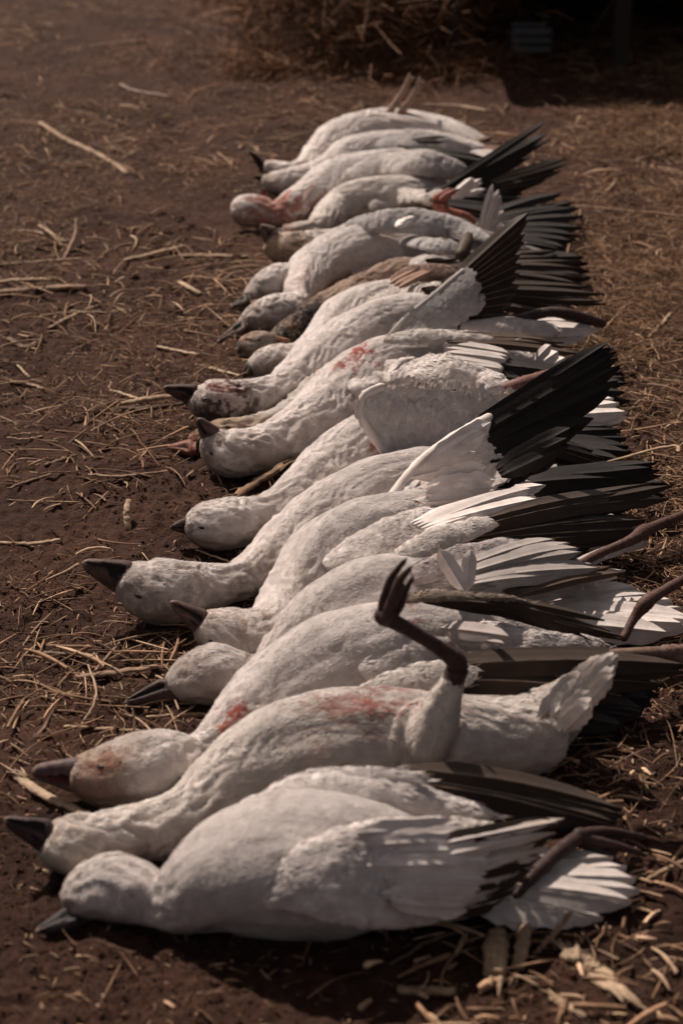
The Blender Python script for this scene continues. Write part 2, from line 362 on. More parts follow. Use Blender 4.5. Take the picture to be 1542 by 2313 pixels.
def vnormals(v, F):
    a, b, c, d = (v[F[:, k]] for k in range(4)); n = np.cross(c-a, d-b); N = np.zeros_like(v)
    for k in range(4): np.add.at(N, F[:, k], n)
    return N/(np.linalg.norm(N, axis=1)[:, None]+1e-12)
class Goose:
    def __init__(s, label, spine, extra=(), tint=WHITE, stains=(), head=None, ruffle=0.0, vox=0.0038, fl=1.0, lump=1.0, cat='goose', group=GROUP):
        pr = [S(*q) for q in spine]; rad_ = [q[2] for q in spine]
        i0 = next(i for i in range(len(rad_)-1) if rad_[i+1] <= rad_[i])       # widest part of the head: the face lies level with it
        for i in range(i0):
            p = PY(spine[i][0], spine[i][1], pr[i0][0][1]); rm = spine[i][2]*pxm(p)
            p[2] = max(p[2], rm*.5)
            pr[i] = (p, rm)
        s.P = np.array([p for p, r in pr]); s.R = np.array([r for p, r in pr])
        big = int(np.argmax(s.R)); s.root0 = np.array([s.P[big][0], s.P[big][1], 0.0])
        s.e = bpy.data.objects.new('goose', None); C.objects.link(s.e); s.e.location = tuple(s.root0); s.e.empty_display_size = 0.1
        tag(s.e, label, cat, group)
        mb = MB(); Q = cr(np.hstack([s.P, s.R[:, None]]), len(spine)*8)
        tube(mb, s.P, s.R, WHITE, seg=24, n=len(spine)*6, c0=0.12)
        seg = [Q]
        for ex in extra:      # list of (px,py,r,lift) or ('Y', ...) chains
            pp = [S(*q) if len(q) < 5 else (PY(q[0], q[1], q[4]), q[2]*pxm(PY(q[0], q[1], q[4]))) for q in ex]
            tube(mb, [p for p, r in pp], [r for p, r in pp], WHITE, seg=16)
            seg.append(cr(np.hstack([np.array([p for p, r in pp]), np.array([[r] for p, r in pp])]), 16))
        v, nr, F = remesh(mb, vox)
        A = np.vstack(seg); T = np.vstack([np.gradient(q[:, :3], axis=0) for q in seg]); T /= np.linalg.norm(T, axis=1)[:, None]+1e-9
        d2 = ((v[:, None, :]-A[None, :, :3])**2).sum(-1) - (A[:, 3]**2)[None]*0.6; ni = d2.argmin(1)
        T = np.array([T[max(0, i-1):i+2].mean(0) for i in range(len(T))])
        tan = T[ni]; rr = A[ni, 3]
        sp = ni/float(len(Q))                                  # 0 head .. 1 tail on the spine
        # feathery relief
        sc = rr[:, None]**0 
        arc = np.concatenate([[0], np.cumsum(np.linalg.norm(np.diff(A[:, :3], axis=0), axis=1))])
        dl = v - A[ni, :3]; al = arc[ni] + np.sum(dl*tan, 1); pr2 = dl - tan*np.sum(dl*tan, 1)[:, None]
        g = pr2 + np.stack([al*.35, al*.2, al*.1], 1); g2 = pr2*1.6 + np.stack([al*.4, al*.3, al*.1], 1)     # stretched along the growth of the feathers
        dsp = lump*(0.0078*vnoise(g, 15, 6) + (0.0030*vnoise(g, 34, 1) + (0.0016*vnoise(g, 75, 2) + 0.0009*vnoise(g2, 130, 3))*np.clip(1.6-rr/.045, .2, 1)))*np.clip(rr/0.05, 0.5, 1.3)
        sw = 0.9*vnoise(v, 22, 13)[:, None]*0.012          # the furrows wander
        q5 = pr2 + np.stack([al*.30, al*.25, al*.1], 1) + sw
        dsp = dsp + (0.0065+ruffle*2.4)*(0.35-np.abs(vnoise(q5, 80, 5)))*np.clip(1.35-rr/0.055, 0.10, 1)*np.clip((sp-.04)*9, .25, 1)*np.where(ni < len(Q), 1, .25) + (0.0008+ruffle*.5)*(0.3-np.abs(vnoise(q5, 190, 14)))*np.clip(1.5-rr/.05, .1, 1)
        v2 = v + nr*dsp[:, None]; v2[:, 2] = np.maximum(v2[:, 2], -0.004)
        s.wb = []; s.bvh = BVHTree.FromPolygons([tuple(x) for x in v2], [tuple(f) for f in F])
        # colours
        col = np.tile(np.asarray(tint, float), (len(v), 1))
        col *= (1 + 0.07*vnoise(v, 18, 7) + 0.05*vnoise(v, 50, 8))[:, None]
        hk = head if head is not None else (0.22, 0.10)        # (extent, strength) of tan stain on the head
        m = np.clip((hk[0]-sp)/max(hk[0], 1e-3)*1.6 + 0.35*vnoise(v, 30, 9), 0, 1)*hk[1]
        m[ni >= len(Q)] = 0
        col = col*(1-m[:, None]) + TAN*m[:, None]
        hd_ = 0.030+0.016*(sp < .38)*(ni < len(Q)); dm = np.clip(hd_-v2[:, 2]+0.016*vnoise(v, 35, 10), 0, 0.03)/0.03*0.62     # soil plus painted shade low on the plumage, higher on the heads
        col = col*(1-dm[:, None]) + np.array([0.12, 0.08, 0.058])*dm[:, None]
        nd = np.clip(vnoise(v, 24, 33)+.5*vnoise(v, 70, 34)-.12, 0, .5)*np.clip(1.2-sp*1.9, 0, 1)*1.1*(ni < len(Q))     # soiled patches down the neck
        col = col*(1-nd[:, None]) + np.array([0.34, 0.235, 0.175])*nd[:, None]
        for (sx, sy, sr, sc_, st) in stains:
            h = s.hit(sx, sy)
            if h is None: continue
            r = sr*pxm(h[0]); dd = np.linalg.norm(v2-h[0], axis=1)/r
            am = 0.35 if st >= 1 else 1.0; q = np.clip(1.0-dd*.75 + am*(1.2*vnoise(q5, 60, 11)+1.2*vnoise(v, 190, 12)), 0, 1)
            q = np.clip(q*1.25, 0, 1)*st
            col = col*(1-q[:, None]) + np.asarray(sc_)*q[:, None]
        nr2 = vnormals(v2, F)
        s.v, s.nr, s.col, s.tan, s.rr = v2, nr, col, tan, rr
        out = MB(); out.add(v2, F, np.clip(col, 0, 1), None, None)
        # body feathers
        area = len(v)*vox*vox
        Lf = np.clip(rr*0.22, 0.007, 0.015)*fl
        near = np.clip(4.2/s.P[0][1], .5, 1.6); n = int(area/(0.010**2)*15*near*near); fi = RNG.integers(0, len(F), n); q = F[fi]; ii = q[:, 0]
        a, b = RNG.random((2, n)); wt = np.stack([(1-a)*(1-b), a*(1-b), a*b, (1-a)*b], 1)[:, :, None]
        pp = (v2[q]*wt).sum(1); nn = (nr2[q]*wt).sum(1); nn /= np.linalg.norm(nn, axis=1)[:, None]
        L = np.clip(rr[ii]*.16, .004, .011)*fl*RNG.uniform(0.6, 1.4, n)
        tj = tan[ii] + np.stack([vnoise(pp, 30, 15), vnoise(pp, 30, 16), vnoise(pp, 30, 17)], 1)*.34      # the down lies in small swirls
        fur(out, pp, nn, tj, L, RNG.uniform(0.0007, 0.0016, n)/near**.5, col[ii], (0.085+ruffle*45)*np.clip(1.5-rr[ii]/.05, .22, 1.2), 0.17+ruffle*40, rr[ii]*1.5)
        s.out = out; s.wn = 0
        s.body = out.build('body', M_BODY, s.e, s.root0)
    def hit(s, px, py):
        d = Vector(ray(px, py)).normalized(); best = None
        for t in [s.bvh]+s.wb:
            r = t.ray_cast(Vector(CAM), d)
            if r[0] is not None and (best is None or r[3] < best[3]): best = r
        return None if best is None else (np.array(best[0]), np.array(best[1]))
    def at(s, q, off=0.0):
        """(px,py) on this goose's surface | (px,py,h) at height h | (px,py,'Y',y) in the upright plane y | a ready 3-vector"""
        if isinstance(q, np.ndarray): return q
        if len(q) == 2 or q[2] is None:
            h = s.hit(q[0], q[1])
            if h is None:   # beside the body: nearest height of the body below that pixel
                return W(q[0], q[1], 0.05)
            return h[0] + h[1]*off
        if q[2] == 'Y': return PY(q[0], q[1], q[3])
        return W(*q)
    def bill(s, top, bot, tip, Y=None, col=(0.25, 0.145, 0.12), grin=0.15, gcol=(0.008, 0.007, 0.007), nail=(0.16, 0.11, 0.09), wid=0.62, tipf=0.14):
        Yh = s.P[0][1] if Y is None else Y
        a, b, t = PY(*top, Yh), PY(*bot, Yh), PY(*tip, Yh)
        base = (a+b)/2; hv = (a-b)/2; hl = np.linalg.norm(hv); hu = hv/hl; ax = t-base; L = np.linalg.norm(ax); axn = ax/L
        sdv = unit(np.cross(axn, hu)); n = 20; seg = 28; V = []; Cc = []
        back = hl*0.7/(L+hl*0.7); base = base - axn*hl*0.7; ax = t-base
        for i in range(n):
            u = i/(n-1); u1 = max(0, (u-back)/(1-back)); kk = (1-u1)**0.85*(1-tipf)+tipf; kk *= 1 if u > back*.5 else .8
            if u > 0.88: kk *= math.sqrt(max(0.02, 1-((u-0.88)/0.125)**2))
            ctr = base+ax*u
            for j in range(seg):
                th = 2*math.pi*j/seg; cy, sx = math.cos(th), math.sin(th)
                gr = abs(cy-grin) < 0.24*(1.35-u) and back < u < 0.90
                rw = wid*hl*kk*(0.62 if gr else 1.06 if abs(cy-grin) < 0.5 and back < u < .9 else 1)*(1.0 if u < 0.6 else 1+0.5*(u-0.6))
                V.append(ctr + hu*hl*kk*cy + sdv*rw*sx*abs(sx)**-0.15*(1 if sx else 1) if abs(sx) > 1e-3 else ctr+hu*hl*kk*cy)
                c = np.array(gcol) if gr else (np.array(nail) if u > 0.9 else np.array(col)*(1+0.25*math.sin(u*9+j)))
                if abs(u-.42) < .06 and abs(cy-grin-(.42 if grin < .4 else -.42)) < .10: c = np.array((.01,.008,.008))     # nostril
                Cc.append(c)
        F = [(i*seg+j, i*seg+(j+1) % seg, (i+1)*seg+(j+1) % seg, (i+1)*seg+j) for i in range(n-1) for j in range(seg)]
        F += [tuple([(n-1)*seg+j, (n-1)*seg+(j+1) % seg, (n-1)*seg+(j+2) % seg]) for j in range(0, seg-2, 2)]
        mb = MB(); mb.add(V, F, np.clip(Cc, 0, 1)); mb.build('bill', M_SKIN, s.e, s.root0)
        return s
    def eye(s, px, py, r=0.0065):
        r = max(r*1.35, .0058); h = s.hit(px, py)
        if h is None: return s
        mb = MB(); t = unit(s.P[2]-s.P[0]); nn = h[1]; t = unit(t-nn*np.dot(t, nn)); b = np.cross(nn, t); c = h[0]+nn*r*0.02; V = []; F = []; n, m = 8, 14
        for i in range(n+1):
            for j in range(m):
                a = math.pi*i/n; q = 2*math.pi*j/m; V.append(c+r*(t*math.sin(a)*math.cos(q)*abs(math.cos(q))**.2 + b*math.sin(a)*math.sin(q)*.52 + nn*math.cos(a)*.30))
        for i in range(n):
            for j in range(m): F.append((i*m+j, i*m+(j+1) % m, (i+1)*m+(j+1) % m, (i+1)*m+j))
        mb.add(V, F, (0.01, 0.01, 0.01)); mb.build('eye', M_EYE, s.e, s.root0); return s
    def lobe(s, pts, k=0.4, nrm=(0, -0.7, 0.7), off=0.004, col=WHITE, fl=0.022, label=None, dens=1.5, vox=0.0045, name='wing', tipcol=None, lump=1.0, stains=()):
        """a folded wing: flattened body of covert feathers along pts [(px,py,r_px,(h))]"""
        P = []; R = []
        for q in pts:
            p = s.at((q[0], q[1]) if len(q) == 3 else (q[0], q[1], q[3]) if len(q) == 4 else (q[0], q[1], 'Y', q[4]), off)
            P.append(p); R.append(q[2]*pxm(p))
        mb = MB(); tube(mb, P, R, col, nrm=nrm, k=k, seg=28, n=len(P)*7)
        v, nr, F = remesh(mb, vox)
        Q = cr(np.array(P), len(P)*8); T = np.gradient(Q, axis=0); T /= np.linalg.norm(T, axis=1)[:, None]
        ni = ((v[:, None]-Q[None])**2).sum(-1).argmin(1); tan = T[ni]; u = ni/len(Q)
        v2 = v + nr*(lump*(0.003*vnoise(v, 28, 1)+0.0018*vnoise(v-tan*np.sum(v*tan, 1)[:, None]*0.6, 75, 2)))[:, None]
        cc = np.tile(np.asarray(col, float), (len(v), 1))*(1+0.07*vnoise(v, 20, 4)+0.05*vnoise(v, 60, 5))[:, None]
        if tipcol is not None:
            mm = np.clip((u-0.6)/0.4+0.2*vnoise(v, 30, 3), 0, 1)[:, None]; cc = cc*(1-mm)+np.asarray(tipcol)*mm
        for (sx, sy, sr, sc_, st) in stains:
            h = s.at((sx, sy)); r = sr*pxm(h); q = np.clip(1.2-np.linalg.norm(v2-h, axis=1)/r+0.8*vnoise(v, 55, 11)+0.4*vnoise(v, 140, 12), 0, 1)*st
            cc = cc*(1-q[:, None])+np.asarray(sc_)*q[:, None]
        bt = BVHTree.FromPolygons([tuple(x) for x in v2], [tuple(f) for f in F]); out = MB(); out.add(v2, F, np.clip(cc, 0, 1))
        s.wb.append(bt)
        n = int(len(v)*vox*vox/(0.010**2)*14); fi = RNG.integers(0, len(F), n); q = F[fi]; ii = q[:, 0]; nr2 = vnormals(v2, F)
        wq = RNG.random((n, 4, 1)); wq /= wq.sum(1)[:, None]; bg_ = RNG.random(n) < .07; sz = np.where(bg_, fl*.7, .007)*RNG.uniform(.6, 1.3, n)
        fur(out, (v2[q]*wq).sum(1), nr2[ii], tan[ii], sz, np.where(bg_, .0026, .001)*RNG.uniform(.6, 1.3, n), cc[ii], .025, .12, np.full(n, .08))
        o = out.build(name, M_BODY, s.e, s.root0); s.lastwing = o; s.lw = (P, R)
        if label: o['label'] = label
        return o
    def fans(s, specs, name='flight_feathers', parent=None, label=None):
        """specs: dicts B,T (lists of points), n, w(mm), col ..."""
        mb = MB()
        for d in specs:
            d = dict(d); B = [s.at(q, 0.004) for q in d.pop('B')]; T = [s.at(q, 0.006) for q in d.pop('T')]
            n = d.pop('n'); w_ = d.pop('w')/1000.0; nrm = d.pop('nrm', (0, -0.6, 0.8)); c = d.pop('col')
            fan(mb, B, T, n, w_, nrm, c, **d)
        p = parent or s.e; o = mb.build(name, M_WING, p, s.root0)
        if label: o['label'] = label
        return o
    def sheet(s, rows, nu=26, nv=22, col=WHITE, fl=0.02, name='wing', label=None, thick=0.006, tipcol=None, dens=1.2, flip=False, edge=None):
        """wing skin through a grid of points, covered with coverts pointing along the rows"""
        G = [cr([s.at(q) for q in r], nv) for r in rows]; G = np.array(G)
        G = np.array([cr(G[:, j], nu) for j in range(nv)]).transpose(1, 0, 2)
        du = np.gradient(G, axis=0); dv_ = np.gradient(G, axis=1); N = np.cross(du, dv_); N /= np.linalg.norm(N, axis=2)[..., None]+1e-9
        if np.mean(N @ (-FW)) < 0: N = -N
        v = G.reshape(-1, 3); n_ = N.reshape(-1, 3); 
        v = v + n_*(0.0015*vnoise(v, 40, 3)+0.001*vnoise(v, 110, 4))[:, None]
        e = np.minimum.outer(np.minimum(np.arange(nu), nu-1-np.arange(nu))*1.0, np.full(nv, 99.0))
        i = np.arange(nu*nv).reshape(nu, nv); F = np.stack([i[:-1, :-1], i[:-1, 1:], i[1:, 1:], i[1:, :-1]], -1).reshape(-1, 4)
        cc = np.tile(np.asarray(col, float), (len(v), 1))*(1+0.06*vnoise(v, 25, 4))[:, None]
        tt = np.tile(np.linspace(0, 1, nv), nu)
        if tipcol is not None:
            mm = np.clip((tt-0.7)/0.3+0.25*vnoise(v, 30, 3), 0, 1)[:, None]; cc = cc*(1-mm)+np.asarray(tipcol)*mm
        out = MB(); out.add(v+n_*thick/2, F, cc); out.add(v-n_*thick/2, F[:, ::-1], cc)
        bd = np.concatenate([i[0], i[1:, -1], i[-1, -2::-1], i[-2:0:-1, 0]]); m = len(bd)
        rv = np.vstack([(v+n_*thick/2)[bd], (v-n_*thick/2)[bd]]); rf = [(a, (a+1) % m, m+(a+1) % m, m+a) for a in range(m)]
        out.add(rv, rf, np.vstack([cc[bd], cc[bd]]))
        tg = dv_.reshape(-1, 3); tg /= np.linalg.norm(tg, axis=1)[:, None]+1e-9
        ii = RNG.integers(0, len(v), int(len(v)*dens)); sg = np.where(RNG.random(len(ii)) < 0.6, 1, -1)[:, None]
        jit = RNG.normal(0, 0.004, (len(ii), 3)); jit -= n_[ii]*np.sum(jit*n_[ii], 1)[:, None]
        L = fl*RNG.uniform(0.7, 1.3, len(ii))
        cards(out, v[ii]+jit+n_[ii]*sg*thick/2, n_[ii]*sg, tg[ii], L, L*0.5, cc[ii], lift=0.05, jit=0.14)
        if edge is not None:
            ee = [G[0, j] for j in range(0, nv, 3)] if edge[0] == 'row' else [G[j, 0] for j in range(0, nu, 3)]
            tube(out, ee, [edge[1]]*len(ee), col, seg=12, noise=0.06)
        o = out.build(name, M_BODY, s.e, s.root0)
        if label: o['label'] = label
        return o
    def leg(s, pts, col=(0.075, 0.042, 0.034), foot=None, label=None, seg=12):
        """pts [(px,py,r_px,h or None[,Y])]; foot = list of toe chains, same point form"""
        def q2(q):
            p = s.at((q[0], q[1])) if q[3] is None and len(q) == 4 else (PY(q[0], q[1], q[4]) if len(q) == 5 else W(q[0], q[1], q[3]))
            return p, q[2]*pxm(p)
        pr = [q2(q) for q in pts]; mb = MB()
        tube(mb, [p for p, r in pr], [r for p, r in pr], col, seg=seg, n=len(pr)*7, noise=0.05)
        o = mb.build('leg', M_SKIN, s.e, s.root0)
        if label: o['label'] = label
        if foot:
            fb = MB(); ends = []
            for ch in foot:
                pr = [q2(q) for q in ch]; tube(fb, [p for p, r in pr], [r for p, r in pr], col, seg=10, n=len(pr)*6, noise=0.08)
                ends.append(cr([p for p, r in pr], 9))
                e = pr[-1]; d = unit(e[0]-pr[-2][0])                # claw
                tube(fb, [e[0], e[0]+d*e[1]*1.6+np.array([0, 0, -0.3])*e[1], e[0]+d*e[1]*2.6+np.array([0, 0, -1.1])*e[1]], [e[1]*0.6, e[1]*0.4, e[1]*0.12], (0.01, 0.008, 0.008), seg=6, cap=False)
            for a, b in zip(ends[:-1], ends[1:]):                   # webs, slack between the toes
                V = []; mid = (a+b)/2+np.array([0, 0.002, -0.002]); 
                for k_ in range(7): V += [a[k_], mid[k_]*(1 if k_ < 6 else 1), b[k_]]
                Fw = [(3*k_+j, 3*k_+j+1, 3*k_+j+4, 3*k_+j+3) for k_ in range(6) for j in range(2)]
                fb.add(V, Fw, np.asarray(col)*0.9)
            fb.build('foot', M_SKIN, o, s.root0)
        return o
# ================================================================== THE GEESE, front of the row first
def Yof(px, py, h=0.07): return float(W(px, py, h)[1])
WH2 = WHITE*1.02; CREAM = np.array([0.69, 0.62, 0.57]); DUSK = np.array([0.30, 0.26, 0.25])
BR = BROWNB*1.0; LEGC = (0.085, 0.045, 0.036); DLEG = (0.05, 0.03, 0.028)

# --- 1: frontmost, lying on its breast, head tucked to the shoulder
g = Goose('frontmost white goose, lying on its breast with neck tucked and dark bill on the soil',
    [(152,2052,33),(172,2035,46),(205,2014,58),(250,2004,69),(305,2016,66),(370,2036,58),(430,2022,86),(500,1985,128),(620,1957,158),(780,1955,158),(940,1965,122),(1060,1992,80),(1140,2012,46)],
    head=(0.2,0.25), ruffle=0.001, vox=0.0042, stains=[(290,2015,14,BLOOD,.4),(200,1960,22,(0.2,0.16,0.13),.5)])
g.bill((163,2043),(172,2098),(80,2104),col=(0.035,0.026,0.028),grin=-0.2)
wg = g.lobe([(572,1850,50,.135),(700,1800,62,.15),(850,1790,58,.15),(980,1815,40,.13),(1070,1832,22,.12),(1125,1842,7,.11)], k=0.5, nrm=(0,-.5,.85), col=WHITE*0.95, fl=.03)
wg2 = g.lobe([(622,2028,40),(700,1992,92),(830,1975,124),(960,1962,122),(1080,1935,88,.10),(1170,1905,48,.10)], k=0.32, nrm=(0,-.8,.6), off=-0.002, fl=.032, tipcol=(0.55,0.47,0.40), dens=1.3)
tert = [((950,1915),(1272,1862,.115)),((965,1940),(1258,1884,.105)),((985,1962),(1240,1908,.095)),((1000,1985),(1222,1936,.085)),((1010,2008),(1200,1966,.07)),((1005,2030),(1175,1995,.055)),((990,2050),(1150,2022,.04))]
g.fans([dict(B=[a,a],T=[b,(b[0]-25,b[1]+14,b[2]-.006)],n=2,w=26,col=BR*.8,rach=PALE*.4,nrm=(0,-.8,.6),point=.5,jit=.01) for a,b in tert]+
       [dict(B=[a,a],T=[b,(b[0]-14,b[1]-5,b[2]+.004)],n=2,w=13,col=WHITE*.88,nrm=(0,-.8,.6),frayed=.3,tipcol=(0.52,0.44,0.37),stack=0.003,point=.2,jit=.03,bend=.03) for a,b in tert]+
       [dict(B=[(860,1880),(900,2040)],T=[(1080,1862,.13),(1100,1920),(1090,1990),(1040,2060)],n=18,w=24,col=WHITE*.92,nrm=(0,-.8,.6),frayed=.2,stack=.0003,jit=.03,point=.1,bend=.0,camber=.08)], parent=wg2)
g.fans([dict(B=[(1110,1970,.05),(1100,2040,.03)],T=[(1380,1935,.035),(1440,1990,.03),(1420,2050,.02),(1330,2078,.012),(1230,2080,.01)],n=10,w=46,col=WHITE*.6,nrm=(0,-.35,.95),frayed=.2,jit=.02)], name='tail')  # white tail feathers, darkened in colour for the shade on them
g.leg([(1165,2020,13,.04),(1215,1965,17,.055),(1275,1912,16,.06),(1308,1890,18,.055)], DLEG, foot=[[(1305,1885,15,.06),(1370,1878,11,.05),(1448,1890,8,.03)],[(1305,1892,15,.055),(1370,1905,11,.045),(1440,1925,8,.025)],[(1300,1900,13,.05),(1360,1925,10,.035),(1405,1958,7,.02)]])

# --- 2: belly up, one leg in the air, tail raised
YB = Yof(1000,1650,.09)
g = Goose('white goose on its back with a dark bent leg and its tail raised',
    [(112,1894,46),(135,1906,59),(175,1911,65),(225,1904,60),(290,1888,56),(360,1872,60),(440,1835,68),(530,1765,90),(650,1700,112),(800,1670,122),(950,1668,112),(1080,1670,95),(1190,1665,85)],
    extra=[[(1130,1675,80,0),(1215,1640,80,0),(1265,1600,60,.05),(1305,1560,42,.09),(1335,1528,30,.12)],
           [(960,1680,60,.05,YB-.03),(985,1630,50,.1,YB-.03),(1005,1575,36,0,YB-.03),(1018,1545,28,0,YB-.03)]],
    tint=CREAM*1.04, head=(0.25,0.30), ruffle=0.0028, stains=[(820,1568,42,BLOOD,.4),(905,1566,44,BLOOD,.42),(760,1625,40,(0.42,0.2,0.15),.5),(700,1660,45,(0.42,0.22,0.16),.35),(790,1600,45,BLOOD,.3),(1060,1590,25,BLOOD,.35),(730,1690,30,BLOOD,.25),(895,1570,40,BLOOD,.4)])
g.bill((104,1852),(108,1932),(8,1853),col=(0.05,0.034,0.034),grin=0.7,tipf=.2)
g.leg([(1020,1545,27,0,YB-.03),(1032,1500,25,0,YB-.03),(1000,1470,19,0,YB-.035),(940,1432,17,0,YB-.045),(885,1402,19,0,YB-.055),(866,1392,23,0,YB-.06)], DLEG,
      foot=[[(862,1398,14,0,YB-.06),(868,1350,11,0,YB-.06),(884,1305,9,0,YB-.06),(912,1268,6,0,YB-.06)],
            [(872,1396,14,0,YB-.075),(888,1350,12,0,YB-.085),(902,1312,10,0,YB-.085),(924,1285,6,0,YB-.085)],
            [(884,1396,13,0,YB-.05),(905,1362,10,0,YB-.04),(915,1335,8,0,YB-.04),(930,1308,5,0,YB-.04)]], label='dark leg and folded webbed foot raised above the belly')
g.fans([dict(B=[(1265,1560,'Y',YB),(1310,1600,'Y',YB-.03)],T=[(1352,1492,'Y',YB+.02),(1372,1478,'Y',YB),(1388,1482,'Y',YB-.01),(1382,1520,'Y',YB-.03)],n=11,w=22,col=CREAM*.95,nrm=(0,-1,.2),frayed=.3,jit=.05),
        dict(B=[(1240,1600,'Y',YB-.02),(1280,1640,'Y',YB-.04)],T=[(1325,1515,'Y',YB),(1345,1540,'Y',YB-.02),(1325,1590,'Y',YB-.05)],n=8,w=30,col=CREAM,nrm=(0,-1,.2),frayed=.2,jit=.03)], name='tail')
wn = g.lobe([(640,1770,22,.14),(720,1752,26,.165),(820,1748,26,.17),(900,1752,24,.165),(950,1760,18,.16)], k=.4, nrm=(0,-.5,.9), col=WHITE*.8, fl=.03)
g.fans([dict(B=[(900,1735,.165),(930,1800,.13)],T=[(1420,1835,.05),(1400,1858,.045),(1350,1880,.03),(1270,1890,.02)],n=10,w=38,col=BR,rach=PALE,nrm=(0,-.5,.85),bend=.05,point=.5)], parent=wn)

# --- 3: brown stained head on its side, dark wing edge above
g = Goose('white goose with a brown stained head and blood on the shoulder, third from the front',
    [(168,1750,38),(195,1753,52),(240,1755,66),(300,1746,77),(350,1738,80),(400,1722,66),(445,1712,48),(500,1680,62),(560,1625,78),(650,1555,98),(780,1490,116),(950,1455,104),(1150,1450,74),(1330,1462,36)],
    head=(0.36,0.75), ruffle=0.0012, tint=WHITE, stains=[(530,1605,26,BLOOD,.9),(528,1650,34,BLOOD,.9),(545,1680,22,BLOOD,.7),(500,1640,22,(0.4,0.16,0.1),.5),(1010,1375,20,BLOOD,.4),(240,1712,34,(0.34,0.17,0.10),.6),(135+60,1745,40,BLOOD,.3),(930,1378,25,BLOOD,.6)])
g.bill((172,1712),(160,1786),(72,1742),col=(0.10,0.065,0.065),grin=-.15,gcol=(0.10,0.025,0.025),tipf=.3)
g.eye(228,1732,.004)
wg = g.lobe([(845,1505,46),(930,1480,58),(1050,1460,62),(1180,1455,44,.10),(1300,1458,24,.09),(1385,1462,8,.08)], k=.32, nrm=(0,-.7,.7), off=-.002, col=WHITE*.97, fl=.03, tipcol=(0.20,0.17,0.16))
g.fans([dict(B=[(990,1420),(1020,1450)],T=[(1142,1432,.165),(1120,1452,.15)],n=3,w=26,col=DUSK,rach=PALE,nrm=(0,-.8,.5))], parent=wg)
wf = g.lobe([(920,1350,18,.16),(980,1345,20,.17),(1060,1345,16,.17),(1150,1352,11,.155),(1210,1365,5,.14)], k=.5, nrm=(0,-.5,.85), col=PALE*.5, fl=.02)
g.fans([dict(B=[(930,1345,.165),(960,1362,.15)],T=[(1330,1405,.09),(1400,1445,.07)],n=7,w=20,col=BR,rach=PALE,bend=.07,point=.7),
        dict(B=[(1100,1350,.16),(1090,1375,.14)],T=[(1350,1440,.08),(1290,1440,.08)],n=5,w=18,col=BR*1.4,bend=.05,point=.7)], parent=wf)
wl = g.lobe([(760,1610,20,.10),(850,1560,34,.125),(950,1530,40,.13),(1040,1520,36,.13)], k=.35, nrm=(0,-.6,.8), col=CREAM*.85, fl=.03)
g.fans([dict(B=[(960,1500,.14),(980,1560,.10)],T=[(1540,1500,.06),(1520,1530,.05),(1450,1570,.03),(1330,1600,.02)],n=10,w=40,col=BR,rach=PALE*.8,point=.5,bend=.03)], parent=wl)
g.leg([(1235,1490,10,.10),(1330,1480,10,.09),(1430,1478,15,.08),(1510,1475,16,.07)], (0.16,0.10,0.08), foot=[[(1500,1475,20,.07),(1560,1470,14,.06),(1640,1475,9,.04)],[(1500,1485,20,.06),(1560,1500,14,.05),(1630,1520,9,.03)]])

g.fans([dict(B=[(1150,1545,.05),(1140,1600,.03)],T=[(1480,1560,.04),(1460,1610,.03),(1390,1650,.02)],n=9,w=44,col=BLACK,rach=BR)], name='flight_feathers', parent=wl)
# --- 4: small white head crown up, by the stalks
g = Goose('white goose, fourth from the front, smooth white crown turned up, dark bill among stalks',
    [(385,1562,28),(410,1546,42),(442,1532,54),(482,1524,63),(522,1527,56),(568,1525,42),(610,1516,40),(655,1470,62),(720,1425,90),(830,1372,106),(980,1340,100),(1140,1335,84),(1290,1350,62)],
    head=(0.12,0.15), ruffle=0.0008, stains=[(368,1545,14,TAN,.7),(445,1480,20,(0.2,0.17,0.15),.25)])
g.bill((358,1535),(398,1590),(280,1590),col=(0.055,0.032,0.030),grin=.35)
wg = g.lobe([(940,1300,30),(1040,1265,40,.15),(1150,1250,42,.14),(1260,1250,30,.12)], k=.35, nrm=(0,-.6,.8), col=DUSK*1.5, fl=.03)
g.fans([dict(B=[(1000,1290,.15),(1060,1345,.12)],T=[(1240,1215,.14),(1310,1250,.12),(1330,1290,.1),(1260,1330,.08)],n=11,w=24,col=WHITE*.5,rach=BR*2,nrm=(0,-.7,.7),bend=.06,jit=.04,stack=.0015,frayed=.06),
        dict(B=[(1120,1330,.125),(1160,1350,.11)],T=[(1270,1245,.12),(1400,1290,.09)],n=7,w=18,col=BR*2.5,rach=PALE,nrm=(0,-.7,.7),bend=.06),
        dict(B=[(1048,1335,.14),(1052,1335,.14)],T=[(995,1240,'Y',Yof(1050,1330,.14)),(1062,1243,'Y',Yof(1050,1330,.14)+.01)],n=2,w=26,col=WHITE*1.05,nrm=(0,-1,.1),jit=.01),
        dict(B=[(1200,1300,.12),(1220,1330,.11)],T=[(1400,1300,.09),(1420,1240,.08),(1330,1280,.1)],n=6,w=22,col=WHITE*.7,jit=.06,frayed=.2)], parent=wg)
g.fans([dict(B=[(1240,1360,.06),(1260,1420,.05)],T=[(1440,1330,.06),(1545,1370,.04),(1560,1410,.03),(1480,1440,.03)],n=10,w=44,col=WHITE*.85,frayed=.15)], name='tail')
g.leg([(1290,1285,10,.11),(1350,1252,10,.11),(1420,1222,12,.12),(1450,1203,17,.12),(1475,1190,12,.12),(1545,1162,10,.12)], LEGC, label='dark leg stretched out behind over the wings')
g.leg([(1408,1440,10,.06),(1430,1398,11,.08),(1456,1364,18,.10),(1486,1342,13,.11),(1560,1300,11,.12),(1640,1265,11,.1)], LEGC)

